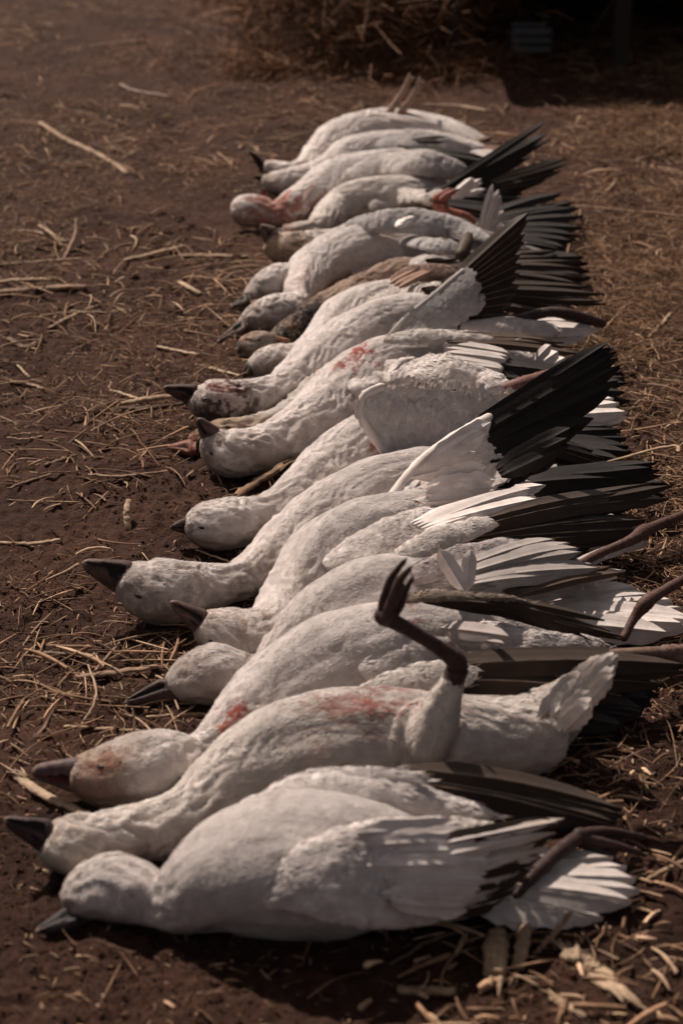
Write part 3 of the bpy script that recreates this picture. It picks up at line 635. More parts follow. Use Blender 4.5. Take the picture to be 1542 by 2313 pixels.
# --- 5
g = Goose('fifth white goose from the front, its dark bill tip touching the head behind it',
    [(455,1408,32),(474,1420,46),(505,1434,57),(560,1443,58),(612,1432,60),(640,1385,58),(672,1325,66),(735,1262,84),(840,1215,96),(970,1195,92),(1110,1195,76),(1260,1200,46)],
    head=(0.26,0.42), ruffle=0.0010, stains=[(650,1300,60,TAN,.3),(560,1400,30,TAN,.3)])
g.bill((462,1378),(450,1440),(384,1360),col=(0.085,0.055,0.05),grin=.5,tipf=.2); g.eye(478,1450,.004)
wg = g.lobe([(755,1275,34),(830,1240,56),(940,1200,58),(1050,1180,46,.12)], k=.35, nrm=(0,-.6,.8), col=WHITE*.97, fl=.028)
wg2 = g.lobe([(870,1270,14,.13),(930,1245,30,.14),(1010,1212,34,.145),(1080,1188,24,.14),(1150,1165,9,.13)], k=.4, nrm=(0,-.6,.8), col=CREAM*.95, fl=.03)
g.fans([dict(B=[(1010,1185,.15),(1040,1225,.12)],T=[(1512,1092,.09),(1492,1118,.08),(1440,1145,.065),(1350,1175,.05)],n=9,w=36,col=BR*1.1,rach=PALE,point=.6,bend=.03),
        dict(B=[(1030,1215,.13),(1050,1255,.11)],T=[(1470,1165,.07),(1420,1200,.055),(1300,1245,.05)],n=8,w=40,col=BR*.8,rach=PALE*.7,point=.5,bend=.03),
        dict(B=[(930,1180,.15),(960,1200,.15)],T=[(1200,1100,.14),(1220,1140,.13)],n=5,w=30,col=WHITE*.9,point=.1)], parent=wg2)
g.fans([dict(B=[(1200,1170,.05),(1220,1200,.05)],T=[(1420,1190,.04),(1460,1240,.03)],n=6,w=44,col=WHITE*.6)], name='tail')

# --- 6: long neck, great black wing raised
Y6 = Yof(960,1110,.10)
g = Goose('white goose with gaping dark bill, long low neck and large black tipped wing raised',
    [(277,1306,38),(300,1319,52),(335,1334,66),(385,1337,67),(435,1332,56),(480,1325,48),(520,1316,43),(560,1302,46),(610,1262,52),(670,1210,60),(745,1160,76),(850,1115,86),(980,1090,84),(1120,1085,66),(1230,1085,40)],
    head=(0.18,0.2), ruffle=0.0016, lump=.9, stains=[(560,1290,40,(0.2,0.14,0.1),.4),(345,1390,50,(0.12,0.08,0.06),.5),(600,1250,30,TAN,.3)])
g.bill((288,1268),(272,1345),(185,1272),col=(0.075,0.05,0.045),grin=.62,tipf=.22); g.eye(313,1346,.0055)
wg = g.sheet([[(866,1152,'Y',Y6-.07),(935,1062,'Y',Y6-.03),(1010,1000,'Y',Y6),(1105,945,'Y',Y6+.03)],
              [(880,1158,'Y',Y6-.09),(965,1090,'Y',Y6-.05),(1040,1045,'Y',Y6-.02),(1115,1000,'Y',Y6+.01)],
              [(915,1160,'Y',Y6-.10),(990,1125,'Y',Y6-.07),(1060,1090,'Y',Y6-.04),(1125,1050,'Y',Y6-.02)],
              [(950,1165,'Y',Y6-.11),(1020,1150,'Y',Y6-.09),(1080,1125,'Y',Y6-.06),(1130,1090,'Y',Y6-.05)]], edge=('row',.011), col=WHITE*.95, fl=.028, label='raised wing, white at the arm')
g.fans([dict(B=[(1010,1010,'Y',Y6+.01),(1060,1040,'Y',Y6-.01),(1080,1085,'Y',Y6-.04)],T=[(1378,776,'Y',Y6+.08),(1392,800,'Y',Y6+.07),(1402,845,'Y',Y6+.05),(1350,915,'Y',Y6+.03),(1300,985,'Y',Y6+.0),(1262,1030,'Y',Y6-.02),(1190,1075,'Y',Y6-.04),(1120,1100,'Y',Y6-.05)],n=20,w=40,col=BLACK,rach=(0.05,0.04,0.035),nrm=(-.2,-1,.25),point=.45,bend=.02,stack=-.0004,jit=.012),
        dict(B=[(1120,1060,'Y',Y6-.06),(1130,1075,'Y',Y6-.07)],T=[(1286,975,'Y',Y6-.05),(1270,1010,'Y',Y6-.06)],n=3,w=30,col=BLACK*1.4,rach=(0.12,0.1,0.09),nrm=(-.1,-1,.3)),
        dict(B=[(985,1035,'Y',Y6-.03),(965,1075,'Y',Y6-.06),(990,1130,'Y',Y6-.12)],T=[(1112,952,'Y',Y6-.0),(1070,1010,'Y',Y6-.03),(1095,1050,'Y',Y6-.07),(1116,1085,'Y',Y6-.09),(1080,1118,'Y',Y6-.11)],n=8,w=34,col=WHITE*1.02,nrm=(-.2,-1,.3),jit=.10,frayed=.25,stack=.001,point=.0,camber=.05)], parent=wg)
w2 = g.lobe([(880,1150,24,.12),(960,1150,30,.12),(1050,1132,24,.12),(1130,1112,12,.115)], k=.4, nrm=(0,-.7,.7), col=WHITE*.92, fl=.026)
g.fans([dict(B=[(1020,1130,.12),(1060,1160,.11)],T=[(1205,1085,.12),(1220,1105,.10),(1195,1135,.09),(1120,1160,.1)],n=9,w=26,col=WHITE,frayed=.2,jit=.05,stack=.002),
        dict(B=[(1160,1080,.10),(1180,1110,.09)],T=[(1494,1052,.08),(1475,1072,.07),(1420,1095,.055),(1330,1115,.04)],n=9,w=36,col=BLACK,rach=BR,point=.5)], parent=w2)

g.fans([dict(B=[(1200,1095,.05),(1180,1135,.03)],T=[(1500,1090,.05),(1480,1130,.03),(1400,1160,.02)],n=9,w=44,col=BLACK,rach=BR)], parent=w2)
# --- 7: pale wing face raised
Y7 = Yof(950,985,.09)-.075
g = Goose('white goose with a pale grey wing standing up like a sail, blood spot beside it',
    [(422,1186,22),(438,1187,37),(466,1187,48),(512,1184,53),(562,1174,45),(615,1158,43),(680,1112,54),(740,1062,60),(810,1012,72),(910,980,84),(1040,970,78),(1180,965,50)],
    head=(0.1,0.15), ruffle=0.0016, stains=[(845,1022,13,BLOOD,.85),(720,1060,22,(0.15,0.11,0.09),.5),(430,1185,16,(0.15,0.1,0.08),.8)])
g.bill((424,1166),(428,1208),(384,1192),col=(0.07,0.05,0.045),grin=.0); g.eye(456,1192,.0045)
wg = g.sheet([[(880,1036,'Y',Y7-.07),(842,985,'Y',Y7-.06),(812,930,'Y',Y7-.05),(822,892,'Y',Y7-.03),(862,874,'Y',Y7-.01)],
              [(925,1040,'Y',Y7-.06),(905,990,'Y',Y7-.045),(890,940,'Y',Y7-.03),(900,900,'Y',Y7-.01),(920,875,'Y',Y7)],
              [(985,1035,'Y',Y7-.05),(990,985,'Y',Y7-.03),(985,940,'Y',Y7-.015),(990,905,'Y',Y7),(1000,880,'Y',Y7+.01)],
              [(1040,1010,'Y',Y7-.03),(1060,975,'Y',Y7-.02),(1070,940,'Y',Y7),(1080,915,'Y',Y7+.01),(1085,895,'Y',Y7+.02)],
              [(1090,970,'Y',Y7-.02),(1120,945,'Y',Y7-.01),(1140,930,'Y',Y7+.01),(1150,918,'Y',Y7+.02),(1150,910,'Y',Y7+.02)]], edge=('row',.008), col=WHITE*.86, fl=.02, label='wing raised with its pale grey underside towards the viewer')
g.fans([dict(B=[(1040,905,'Y',Y7+.02),(1060,925,'Y',Y7+.02)],T=[(1290,925,.12),(1330,950,.1)],n=6,w=20,col=BR,rach=PALE,nrm=(0,-.8,.5)),
        dict(B=[(1060,960,'Y',Y7),(1080,990,'Y',Y7)],T=[(1340,1030,.05),(1380,1050,.03)],n=6,w=30,col=BR*.8,rach=PALE*1.2,nrm=(0,-.6,.8))], parent=wg)
g.fans([dict(B=[(1190,940,.07),(1200,975,.06)],T=[(1385,900,.10),(1412,935,.08),(1395,955,.06),(1330,970,.05)],n=8,w=34,col=WHITE*.95,frayed=.25,jit=.03)], name='tail')

g.fans([dict(B=[(1160,985,.05),(1160,1020,.04)],T=[(1400,985,.05),(1425,1020,.03),(1370,1065,.02)],n=9,w=44,col=BLACK,rach=BR)], parent=wg)
# --- 8: bill pointing up, curly neck

g = Goose('white goose with dark bill pointing straight up, curly neck and blood on its wing',
    [(473,985,22),(488,1008,42),(512,1024,50),(552,1024,46),(600,1012,46),(650,990,52),(700,955,58),(745,915,62),(790,870,68),(860,830,70),(960,810,66),(1080,815,56),(1180,830,34)],
    head=(0.15,0.15), ruffle=0.0036, stains=[(812,790,26,BLOOD,.9),(762,824,20,BLOOD,.85),(835,805,26,BLOOD,.75),(800,812,24,BLOOD,.6),(470,1040,16,TAN,.5)])
g.bill((492,965),(452,985),(446,944),col=(0.09,0.06,0.055),grin=-.3,tipf=.25); g.eye(478,1024,.0045)
wg = g.lobe([(805,880,32),(880,845,42),(980,835,44,.13),(1080,855,36,.12),(1160,885,18,.11)], k=.45, nrm=(0,-.6,.8), col=WHITE*.98, fl=.024, stains=[(925,803,26,BLOOD,.95),(960,800,16,BLOOD,.8)], lump=1.8)
wg2 = g.lobe([(880,765,18,.15),(960,762,24,.155),(1060,766,16,.15),(1150,770,9,.14)], k=.5, nrm=(0,-.5,.85), col=CREAM*.85, fl=.028)
g.fans([dict(B=[(1000,755,.155),(1010,775,.15)],T=[(1230,768,.13),(1310,800,.10)],n=6,w=20,col=BR*2,rach=PALE*1.3,bend=.03,point=.6),
        dict(B=[(1000,775,.15),(1010,830,.12)],T=[(1150,795,.14),(1130,850,.11)],n=6,w=32,col=WHITE*.72,point=.1),
        dict(B=[(1090,800,.13),(1080,850,.11)],T=[(1290,850,.09),(1330,880,.07),(1280,900,.05)],n=8,w=30,col=BLACK,rach=PALE)], parent=wg2)
g.fans([dict(B=[(1190,830,.09),(1230,845,.08)],T=[(1245,782,'Y',Yof(1200,820,.1)),(1290,822,.09)],n=4,w=26,col=WHITE,point=.0)], name='tail')
g.leg([(1140,880,16,.11),(1180,868,18,.12),(1240,850,16,.12),(1275,838,12,.12)], (0.15,0.075,0.065))

g.fans([dict(B=[(1130,870,.07),(1140,905,.05)],T=[(1400,835,.06),(1415,880,.04),(1350,925,.02)],n=9,w=40,col=BLACK,rach=BR)], parent=wg2)
# --- 9: brown head behind the curly neck
g = Goose('goose with brown stained head and orange brown bill behind the curly necked goose',
    [(432,1012,22),(460,1000,32),(505,985,34),(560,975,30),(640,945,30),(720,880,34),(800,830,40),(900,810,44),(1000,815,36)],
    tint=CREAM*.75, head=(0.5,1.0), ruffle=0.0022, stains=[(450,1000,38,(0.05,0.03,0.022),.95),(480,1010,30,(0.04,0.025,0.02),.9),(440,985,16,(0.2,0.07,0.04),.7)])
g.bill((432,995),(430,1030),(378,1010),col=(0.16,0.06,0.04),grin=-.4,gcol=(0.08,0.025,0.02))

# --- 10: grey brown wing raised
Y10 = Yof(960,720,.10)
g = Goose('white goose with blood on its cheek and a brown black wing fanned upwards',
    [(438,893,26),(456,904,40),(490,908,47),(530,908,44),(580,900,40),(630,885,42),(675,850,48),(730,805,54),(800,760,60),(890,730,64),(990,725,60),(1080,735,36)],
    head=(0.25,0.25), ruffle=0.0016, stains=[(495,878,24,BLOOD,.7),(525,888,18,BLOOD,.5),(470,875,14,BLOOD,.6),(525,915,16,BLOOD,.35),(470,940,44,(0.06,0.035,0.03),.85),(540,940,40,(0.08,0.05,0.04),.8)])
g.bill((440,868),(434,918),(368,876),col=(0.06,0.036,0.032),grin=.45,tipf=.2); g.eye(466,902,.004)
wg = g.sheet([[(880,758,'Y',Y10-.06),(920,715,'Y',Y10-.04),(975,670,'Y',Y10-.01),(1045,612,'Y',Y10+.03)],
              [(915,762,'Y',Y10-.07),(955,730,'Y',Y10-.05),(1005,695,'Y',Y10-.03),(1060,650,'Y',Y10)],
              [(950,765,'Y',Y10-.08),(990,750,'Y',Y10-.06),(1035,725,'Y',Y10-.04),(1075,695,'Y',Y10-.02)]], edge=('row',.006), col=GREY*.95, fl=.022, label='raised wing with grey brown coverts')
g.fans([dict(B=[(1020,635,'Y',Y10+.02),(1030,680,'Y',Y10),(1000,745,'Y',Y10-.05)],T=[(1196,482,'Y',Y10+.10),(1186,540,'Y',Y10+.08),(1176,600,'Y',Y10+.06),(1168,660,'Y',Y10+.03),(1140,715,'Y',Y10),(1090,745,'Y',Y10-.03)],n=14,w=36,col=BR*1.05,rach=PALE*.9,nrm=(-.1,-1,.3),point=.5,jit=.02,stack=-.0004)], parent=wg)
g.fans([dict(B=[(1060,735,.09),(1090,760,.07)],T=[(1330,728,.07),(1350,740,.06),(1300,775,.04)],n=7,w=40,col=WHITE*.8,frayed=.15)], name='tail')
g.lobe([(1060,745,24,.09),(1150,740,28,.09),(1240,748,24,.08)], k=.6, nrm=(0,-.4,.9), col=WHITE*.85, fl=.02, name='undertail_coverts')
g.leg([(1170,722,12,.10),(1240,705,12,.11),(1290,712,14,.10),(1360,730,10,.06)], DLEG)

# --- 11
g = Goose('white goose with small smooth head resting beside a split stalk, body under the fanned wing',
    [(560,836,16),(588,826,30),(625,815,34),(670,806,28),(715,780,34),(752,735,44),(815,695,50),(905,672,48),(1010,665,40),(1080,665,26)],
    head=(0.12,0.15), ruffle=.0006, stains=[(610,838,24,(0.2,0.14,0.1),.4)])
g.bill((556,820),(566,852),(546,850),col=(0.06,0.04,0.035),grin=0)
wg = g.lobe([(840,690,18),(900,665,26),(980,650,22,.12)], k=.45, nrm=(0,-.6,.8), col=CREAM*.95, fl=.022, stains=[(968,646,12,BLOOD,.8)])
g.fans([dict(B=[(950,650,.13),(980,680,.11)],T=[(1340,655,.06),(1368,668,.05),(1300,690,.03),(1280,720,.02)],n=8,w=26,col=BR,rach=PALE*1.4,point=.6)], parent=wg)
# --- 12: duck-like mottled head facing right, dark neck, brown breast
g = Goose('brown goose with sooty black neck, mottled head doubled back, orange bill facing right',
    [(622,770,15),(596,772,22),(568,780,24),(556,790,18),(600,790,16),(650,755,28),(700,722,34),(760,690,38),(820,655,42),(900,630,44),(1000,625,40),(1100,625,22)],
    tint=(0.36,0.25,0.19), head=(0.0,0.0), ruffle=.0022, stains=[(700,715,100,(0.012,0.010,0.009),1),(640,760,46,(0.014,0.011,0.010),1),(750,700,30,(0.05,0.03,0.022),.8),(545,800,22,(0.02,0.015,0.012),1),(590,765,30,(0.36,0.31,0.27),.9),(990,600,60,(0.42,0.33,0.27),.8),(850,640,30,(0.16,0.08,0.06),.6)])
g.bill((618,757),(620,782),(656,772),col=(0.30,0.16,0.09),grin=-.2,gcol=(0.12,0.07,0.05),tipf=.4); g.eye(585,768,.004)
wg = g.lobe([(895,630,16,.12),(940,618,26,.125),(1010,618,26,.12)], k=.4, nrm=(0,-.6,.8), col=(0.30,0.19,0.15), fl=.024)
g.fans([dict(B=[(880,640,.12),(900,650,.12)],T=[(955,598,.14),(975,612,.14)],n=3,w=18,col=(0.30,0.18,0.13)),
        dict(B=[(960,605,.12),(980,640,.11)],T=[(1320,600,.05),(1310,640,.03),(1250,660,.02)],n=8,w=30,col=BR,rach=PALE*.6,point=.5)], parent=wg)
# --- 13: big curved white neck, grey head
g = Goose('white goose whose thick arched neck curls down to a grey speckled head',
    [(545,745,18),(572,728,32),(608,712,38),(648,700,34),(676,686,26),(680,655,38),(708,610,50),(768,575,58),(860,560,56),(970,570,48),(1070,585,28)],
    head=(0.22,0.25), ruffle=.0010, tint=WHITE, stains=[(600,715,60,(0.30,0.25,0.21),.55),(560,735,30,(0.22,0.17,0.14),.5),(675,640,24,BLOOD,.25),(700,600,20,BLOOD,.15)])
g.bill((540,728),(548,762),(490,772),col=(0.10,0.065,0.055),grin=0); 
g.lobe([(920,545,22),(980,555,24,.11),(1040,570,18,.1)], k=.4, nrm=(0,-.6,.8), col=GREY*1.2, fl=.022)
wg = g.lobe([(800,612,18),(870,598,24),(960,592,20,.10),(1040,592,12,.10)], k=.45, nrm=(0,-.7,.7), col=WHITE*.9, fl=.022)
g.fans([dict(B=[(960,585,.12),(970,605,.10)],T=[(1240,570,.07),(1260,600,.05)],n=6,w=26,col=BR,rach=PALE*.6)], parent=wg)
g.fans([dict(B=[(1070,590,.07),(1080,640,.04)],T=[(1310,575,.06),(1330,620,.03),(1290,655,.02)],n=10,w=40,col=BLACK,rach=BR)], parent=wg)
# --- 14
g = Goose('plain pale goose head with dark bill lying left of the arched neck, body hidden',
    [(560,680,16),(585,660,28),(618,640,36),(655,632,34),(700,620,30),(770,590,34),(860,570,40),(960,560,36)],
    head=(0.12,0.2), ruffle=.0006)
g.bill((548,672),(556,694),(520,694),col=(0.05,0.035,0.03),grin=0)
# --- 15: brown head, grey wing
g = Goose('mottled brown headed goose, bill tilted up, white curl on its grey wing',
    [(606,545,24),(632,562,36),(668,566,38),(712,556,32),(765,545,32),(840,525,40),(930,520,44),(1030,525,40),(1120,530,24)],
    head=(0.42,.9), ruffle=.0012, tint=CREAM*.9, stains=[(660,580,36,(0.14,0.085,0.06),.8),(610,560,24,TAN,.6)])
g.bill((622,512),(594,545),(588,508),col=(0.12,0.08,0.07),grin=.2)
wg = g.lobe([(795,515,24,.11),(860,500,30,.135),(940,500,34,.135),(1030,515,30,.12),(1100,538,12,.11)], k=.35, nrm=(0,-.7,.7), col=GREY*1.35, fl=.024, label='folded grey wing')
g.fans([dict(B=[(890,505,.15),(895,512,.15)],T=[(938,488,'Y',Yof(900,500,.15)),(925,498,'Y',Yof(900,500,.15))],n=3,w=18,col=WHITE*1.1,frayed=.4),
        dict(B=[(1000,500,.13),(1010,535,.11)],T=[(1170,545,.09),(1250,580,.05),(1200,600,.04)],n=8,w=20,col=DUSK*.7,rach=PALE)], parent=wg)
g.leg([(1040,575,14,.12),(1050,555,16,.13),(1056,535,12,.14)], (0.07,0.05,0.035))
g.fans([dict(B=[(1090,490,.08),(1100,550,.05)],T=[(1270,440,.09),(1310,480,.05),(1290,550,.03),(1250,580,.02)],n=11,w=36,col=BLACK,rach=BR)], parent=wg)
# --- 16
g = Goose('white goose with thin neck bent under a plump breast and a reddish curled foot',
    [(640,528,15),(672,530,20),(710,530,24),(738,515,34),(770,480,44),(830,450,48),(910,440,46),(1000,440,38),(1060,440,22)],
    head=(0.2,.5), ruffle=.0010, tint=CREAM, stains=[(650,522,24,BLOOD,.35),(850,430,40,TAN,.2)])
g.bill((636,518),(640,536),(600,525),col=(0.14,0.08,0.07),grin=0)
wg = g.lobe([(850,465,22),(910,448,28),(980,445,24,.11)], k=.5, nrm=(0,-.7,.7), col=CREAM*.95, fl=.02, lump=1.8)
g.fans([dict(B=[(960,430,.12),(980,470,.10)],T=[(1180,425,.08),(1200,470,.05),(1140,500,.04)],n=8,w=30,col=BLACK,rach=PALE),
        dict(B=[(1020,440,.13),(1030,445,.12)],T=[(1070,400,'Y',Yof(1040,440,.12)),(1100,425,.13)],n=5,w=20,col=WHITE,frayed=.4,jit=.12)], parent=wg)
YR = Yof(1030,480,.12)
g.leg([(1065,500,11,0,YR),(1045,490,13,0,YR),(1010,480,13,0,YR),(992,468,14,0,YR)], (0.26,0.10,0.075), foot=[[(990,470,12,0,YR),(985,450,10,0,YR),(1012,430,6,0,YR)],[(1000,470,12,0,YR-.01),(1002,448,10,0,YR-.01),(1025,432,6,0,YR-.01)]], label='reddish leg and curled foot')
g.fans([dict(B=[(1085,520,'Y',YR-.02),(1110,522,'Y',YR-.02)],T=[(1118,418,'Y',YR),(1132,440,'Y',YR),(1140,510,'Y',YR)],n=5,w=22,col=WHITE*.85,nrm=(0,-1,.2))], name='tail')
# --- 17: pink neck
g = Goose('goose with pink blood stained head and neck and a small dark red bill',
    [(528,482,22),(548,478,34),(585,478,33),(622,486,26),(665,470,38),(712,440,46),(770,405,52),(850,390,52),(950,385,48),(1050,395,32)],
    head=(0.0,0), ruffle=.0014, tint=WHITE, stains=[(580,480,40,(0.42,0.22,0.18),.75),(640,470,36,(0.50,0.20,0.15),.8),(690,455,42,(0.50,0.22,0.17),.6),(720,480,30,(0.42,0.18,0.14),.6),(610,495,30,(0.4,0.2,0.17),.7)])
Y17 = Yof(595,455,.05)
g.bill((588,452),(606,458),(597,424),Y=Y17,col=(0.14,0.035,0.035),grin=0,tipf=.45)
wg = g.lobe([(800,400,24),(860,378,36),(950,368,36,.13),(1030,385,26,.11)], k=.45, nrm=(0,-.7,.7), col=WHITE*.85, fl=.022)
Y17 = Yof(1000,420,.10)
g.fans([dict(B=[(1000,425,.12),(1040,430,.1)],T=[(1238,285,'Y',Y17+.12),(1242,312,'Y',Y17+.12),(1200,350,'Y',Y17+.08)],n=7,w=26,col=BLACK,nrm=(-.2,-1,.3),rach=BR,point=.8),
        dict(B=[(1050,430,.1),(1060,450,.09)],T=[(1290,358,'Y',Y17+.12),(1270,375,'Y',Y17+.1),(1200,430,'Y',Y17+.05)],n=6,w=26,col=BR*.8,nrm=(-.2,-1,.3),rach=PALE*.8,point=.6)], parent=wg)
# --- 18
g = Goose('white goose with narrow outstretched neck between the pink headed goose and the farthest one',
    [(592,412,16),(615,415,24),(655,408,26),(700,398,26),(745,378,32),(795,350,40),(870,335,42),(970,335,40),(1080,350,26)],
    head=(0.2,.45), ruffle=.0008)
g.bill((594,396),(590,412),(572,398),col=(0.03,0.022,0.02),grin=0)
wg = g.lobe([(860,325,22),(930,318,26,.11),(1000,325,22,.11)], k=.4, nrm=(0,-.7,.7), col=GREY*1.1, fl=.022)
g.fans([dict(B=[(900,330,.12),(920,340,.12)],T=[(1080,350,.10),(1110,380,.08)],n=7,w=26,col=BLACK,rach=BR),
        dict(B=[(930,315,.13),(940,320,.13)],T=[(1005,308,.14),(1000,320,.13)],n=2,w=16,col=BR)], parent=wg)
g.fans([dict(B=[(1060,345,.06),(1070,360,.05)],T=[(1140,345,.05),(1135,370,.04)],n=5,w=30,col=WHITE*.8)], name='tail')
# --- 19: farthest
g = Goose('farthest white goose, hunched body with two pale legs sticking up behind it',
    [(598,378,15),(620,384,20),(660,388,18),(700,372,26),(735,335,38),(790,302,44),(870,290,46),(960,300,44),(1050,325,34),(1120,350,20)],
    head=(0.15,.2), ruffle=.0016, tint=WHITE*.98, lump=1.2)
g.bill((592,360),(590,390),(562,340),col=(0.035,0.018,0.015),grin=.3,tipf=.12)
Y19 = Yof(890,250,.12)
for (a, b_) in (((880,252),(922,182)), ((905,256),(945,190))):
    g.leg([(a[0],a[1],9,0,Y19),((a[0]+b_[0])/2+3,(a[1]+b_[1])/2,7,0,Y19),(b_[0],b_[1],6,0,Y19)], (0.30,0.20,0.16), foot=[[(b_[0],b_[1],6,0,Y19),(b_[0]+3,b_[1]-12,4,0,Y19)],[(b_[0],b_[1],6,0,Y19),(b_[0]+10,b_[1]-4,4,0,Y19+.01)]])
g.fans([dict(B=[(830,262,.13),(850,262,.13)],T=[(835,245,'Y',Y19),(1000,285,.12)],n=7,w=12,col=WHITE,frayed=.3),
        dict(B=[(1060,325,.06),(1090,345,.05)],T=[(1110,312,.08),(1160,335,.06),(1150,358,.04)],n=6,w=28,col=(0.10,0.05,0.03))], name='tail')
# ================================================================== straw and soil litter
def gz(x, y): return float(gh(np.array([x]), np.array([y]))[0])
STR = [np.array(c) for c in ((0.38,0.235,0.145),(0.28,0.165,0.10),(0.19,0.11,0.066),(0.50,0.34,0.225),(0.13,0.075,0.046))]
def stalk(px, wid, label, col=(0.33,0.23,0.15), lift=0.004, flat=0.55, split=0, nodes=0, name='straw_stalk', cat='stalk', lifts=None, group='cut stalks strewn on the soil'):
    P = []
    for i, q in enumerate(px):
        p = W(q[0], q[1], 0.0); z = gz(p[0], p[1])
        P.append(W(q[0], q[1], z + (lifts[i] if lifts else lift)))
    r = [wid*0.5*pxm(P[0])*(1 if 0 < i < len(P)-1 else 0.85) for i in range(len(P))]
    if len(P) == 2: P = [P[0], (P[0]+P[1])/2+np.array([0,0,.001]), P[1]]; r = [r[0]]*3
    o = P[len(P)//2]*1.0; o[2] = gz(o[0], o[1]); mb = MB()
    n = 16; Q = cr(np.hstack([P, np.array(r)[:, None]]), n)
    base = Q[:, :3]+RNG.normal(0, 0.0006, (n, 3)); rr = Q[:, 3].copy()
    if nodes:
        for k in range(nodes):
            i = int((k+1)*n/(nodes+1)); rr[i] *= 1.22
    cols = np.array([np.asarray(col)*(1+RNG.uniform(-.2, .2)) for _ in range(n)])
    tube(mb, base, rr, np.asarray(col), seg=9, k=flat, n=n*2, noise=0.14, cap=False)
    d = unit(P[-1]-P[0])
    for k in range(split):      # frayed fibres at the ends
        e = P[0] if k % 2 else P[-1]; s = -1 if k % 2 else 1
        a = e - d*s*0.02 + RNG.normal(0, r[0]*0.5, 3)*[1, 1, .4]; b = e + d*s*RNG.uniform(0.01, 0.035) + RNG.normal(0, 0.008, 3)*[1, 1, .5]
        a[2] = max(a[2], gz(a[0], a[1])+.002); b[2] = max(b[2], gz(b[0], b[1])+.002)
        tube(mb, [a, (a+b)/2+[0, 0, .003], b], [r[0]*.3, r[0]*.25, r[0]*.08], np.asarray(col)*RNG.uniform(.8, 1.2), seg=6, n=8, cap=False, k=.5)
    ob = mb.build(name, M_STRAW, None, o); return tag(ob, label, cat, group)
T1 = (0.33,0.23,0.15); T2 = (0.26,0.17,0.115); T3 = (0.17,0.11,0.075); T4=(0.40,0.29,0.20)
stalk([(92,278),(150,315),(225,350),(290,392)], 15, 'long pale curved stick lying alone at the upper left', T1)
stalk([(272,190),(305,205),(385,218)], 9, 'short greyish forked twig near the top left, above the curved stick', (0.30,0.22,0.18))
stalk([(205,105),(330,92)], 11, 'short pale straw lying level near the top edge, left side', T2)
stalk([(655,62),(680,35),(715,0)], 8, 'thin stick leaning against the brush heap at the top', T3, lifts=[.0,.06,.14])
stalk([(-20,662),(60,656),(130,650),(195,648)], 24, 'thick jointed cane with dark nodes at the left edge', T2, nodes=2, split=4)
stalk([(-10,638),(60,632),(120,632)], 16, 'broken cane lying just behind the thick jointed cane', T1, split=4)
stalk([(0,598),(90,590),(186,583)], 8, 'thin pale straw lying level above the jointed cane', T1)
stalk([(28,520),(90,525),(150,545)], 8, 'thin straw crossing the small straw tangle at left', T1)
stalk([(90,508),(120,530),(145,560)], 10, 'bent straw leaning into the small straw tangle at left', T1, lifts=[.02,.02,.0])
stalk([(172,495),(170,530),(144,585)], 9, 'upright forked straw standing in the straw tangle at left', T2, lifts=[.05,.03,.0])
stalk([(280,588),(340,575),(412,556)], 14, 'straight tan straw left of the brown mottled goose head', T1)
stalk([(412,578),(470,577),(560,580)], 15, 'pale flat straw pointing at the brown mottled goose head', T1, split=3)
stalk([(405,636),(425,648),(452,664)], 14, 'short pale chip lying slanted below the straight tan straw', T4)
stalk([(110,742),(160,715),(222,688)], 12, 'straw lying slanted right of the straw tangle, pointing up right', T2)
stalk([(160,702),(230,706),(285,700)], 7, 'thin slightly curved straw crossing the slanted one', T1)
stalk([(20,765),(60,785),(90,770)], 18, 'short dark broken stalk at the left edge below the cane', T3, split=3)
stalk([(38,822),(66,852)], 8, 'tiny pale straw crossing a chip at the left edge', T4)
stalk([(24,862),(70,868),(100,880)], 10, 'short orange brown chip with fibres at the left edge', T2, split=4)
stalk([(150,800),(230,798)], 6, 'very thin straw lying level at mid left', T2)
stalk([(355,783),(400,792),(450,802)], 11, 'pale flat straw leaf above the goose with blood on its cheek', T4, split=3)
stalk([(442,823),(480,832),(545,850)], 9, 'slender straw pointing at the small smooth goose head', T4)
stalk([(250,880),(290,893),(318,902)], 9, 'split straw fibre lying over the dark ended cane', T4)
stalk([(275,912),(330,902),(400,893)], 20, 'thick split cane under the dark bill with blood cheeked goose', T1, lift=.012, split=4)
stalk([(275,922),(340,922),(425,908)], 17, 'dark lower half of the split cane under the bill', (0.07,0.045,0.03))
stalk([(18,988),(55,992),(97,984)], 6, 'small curved straw at the left edge, left of the orange bill', T4)
stalk([(200,1072),(270,1075),(380,1064)], 9, 'thin reddish straw left of the bill pointing straight up', T2)
stalk([(20,1103),(70,1085),(118,1070)], 9, 'thin dark straw at the left edge below the curved one', T3)
stalk([(100,1050),(140,1038),(172,1028)], 12, 'short brown stalk piece with broken end at left', T3)
stalk([(520,1130),(570,1095),(640,1052)], 24, 'fibrous split stalk wedged between two goose necks', (0.22,0.14,0.09), lifts=[.01,.02,.035], split=7)
stalk([(-10,1225),(60,1228),(138,1220)], 13, 'pale flat straw lying level at the left edge beside the gaping bill', T1)
stalk([(292,1130),(286,1160),(290,1198)], 16, 'pale curled husk standing on the soil above the gaping bill', T4, lifts=[.03,.02,.0])
stalk([(442,1242),(480,1255),(530,1272)], 7, 'thin pinkish straw lying above the long low neck', T4)
stalk([(318,1428),(370,1422),(425,1416)], 11, 'dark twig between the gaping bill goose and the bill below it', (0.05,0.03,0.025))
stalk([(70,1472),(140,1476),(222,1480)], 14, 'grey brown flat stalk left of the fourth head', (0.17,0.12,0.09))
stalk([(172,1530),(240,1522),(355,1505)], 19, 'straight tan cane piece pointing at the smooth white crown', T2, split=3)
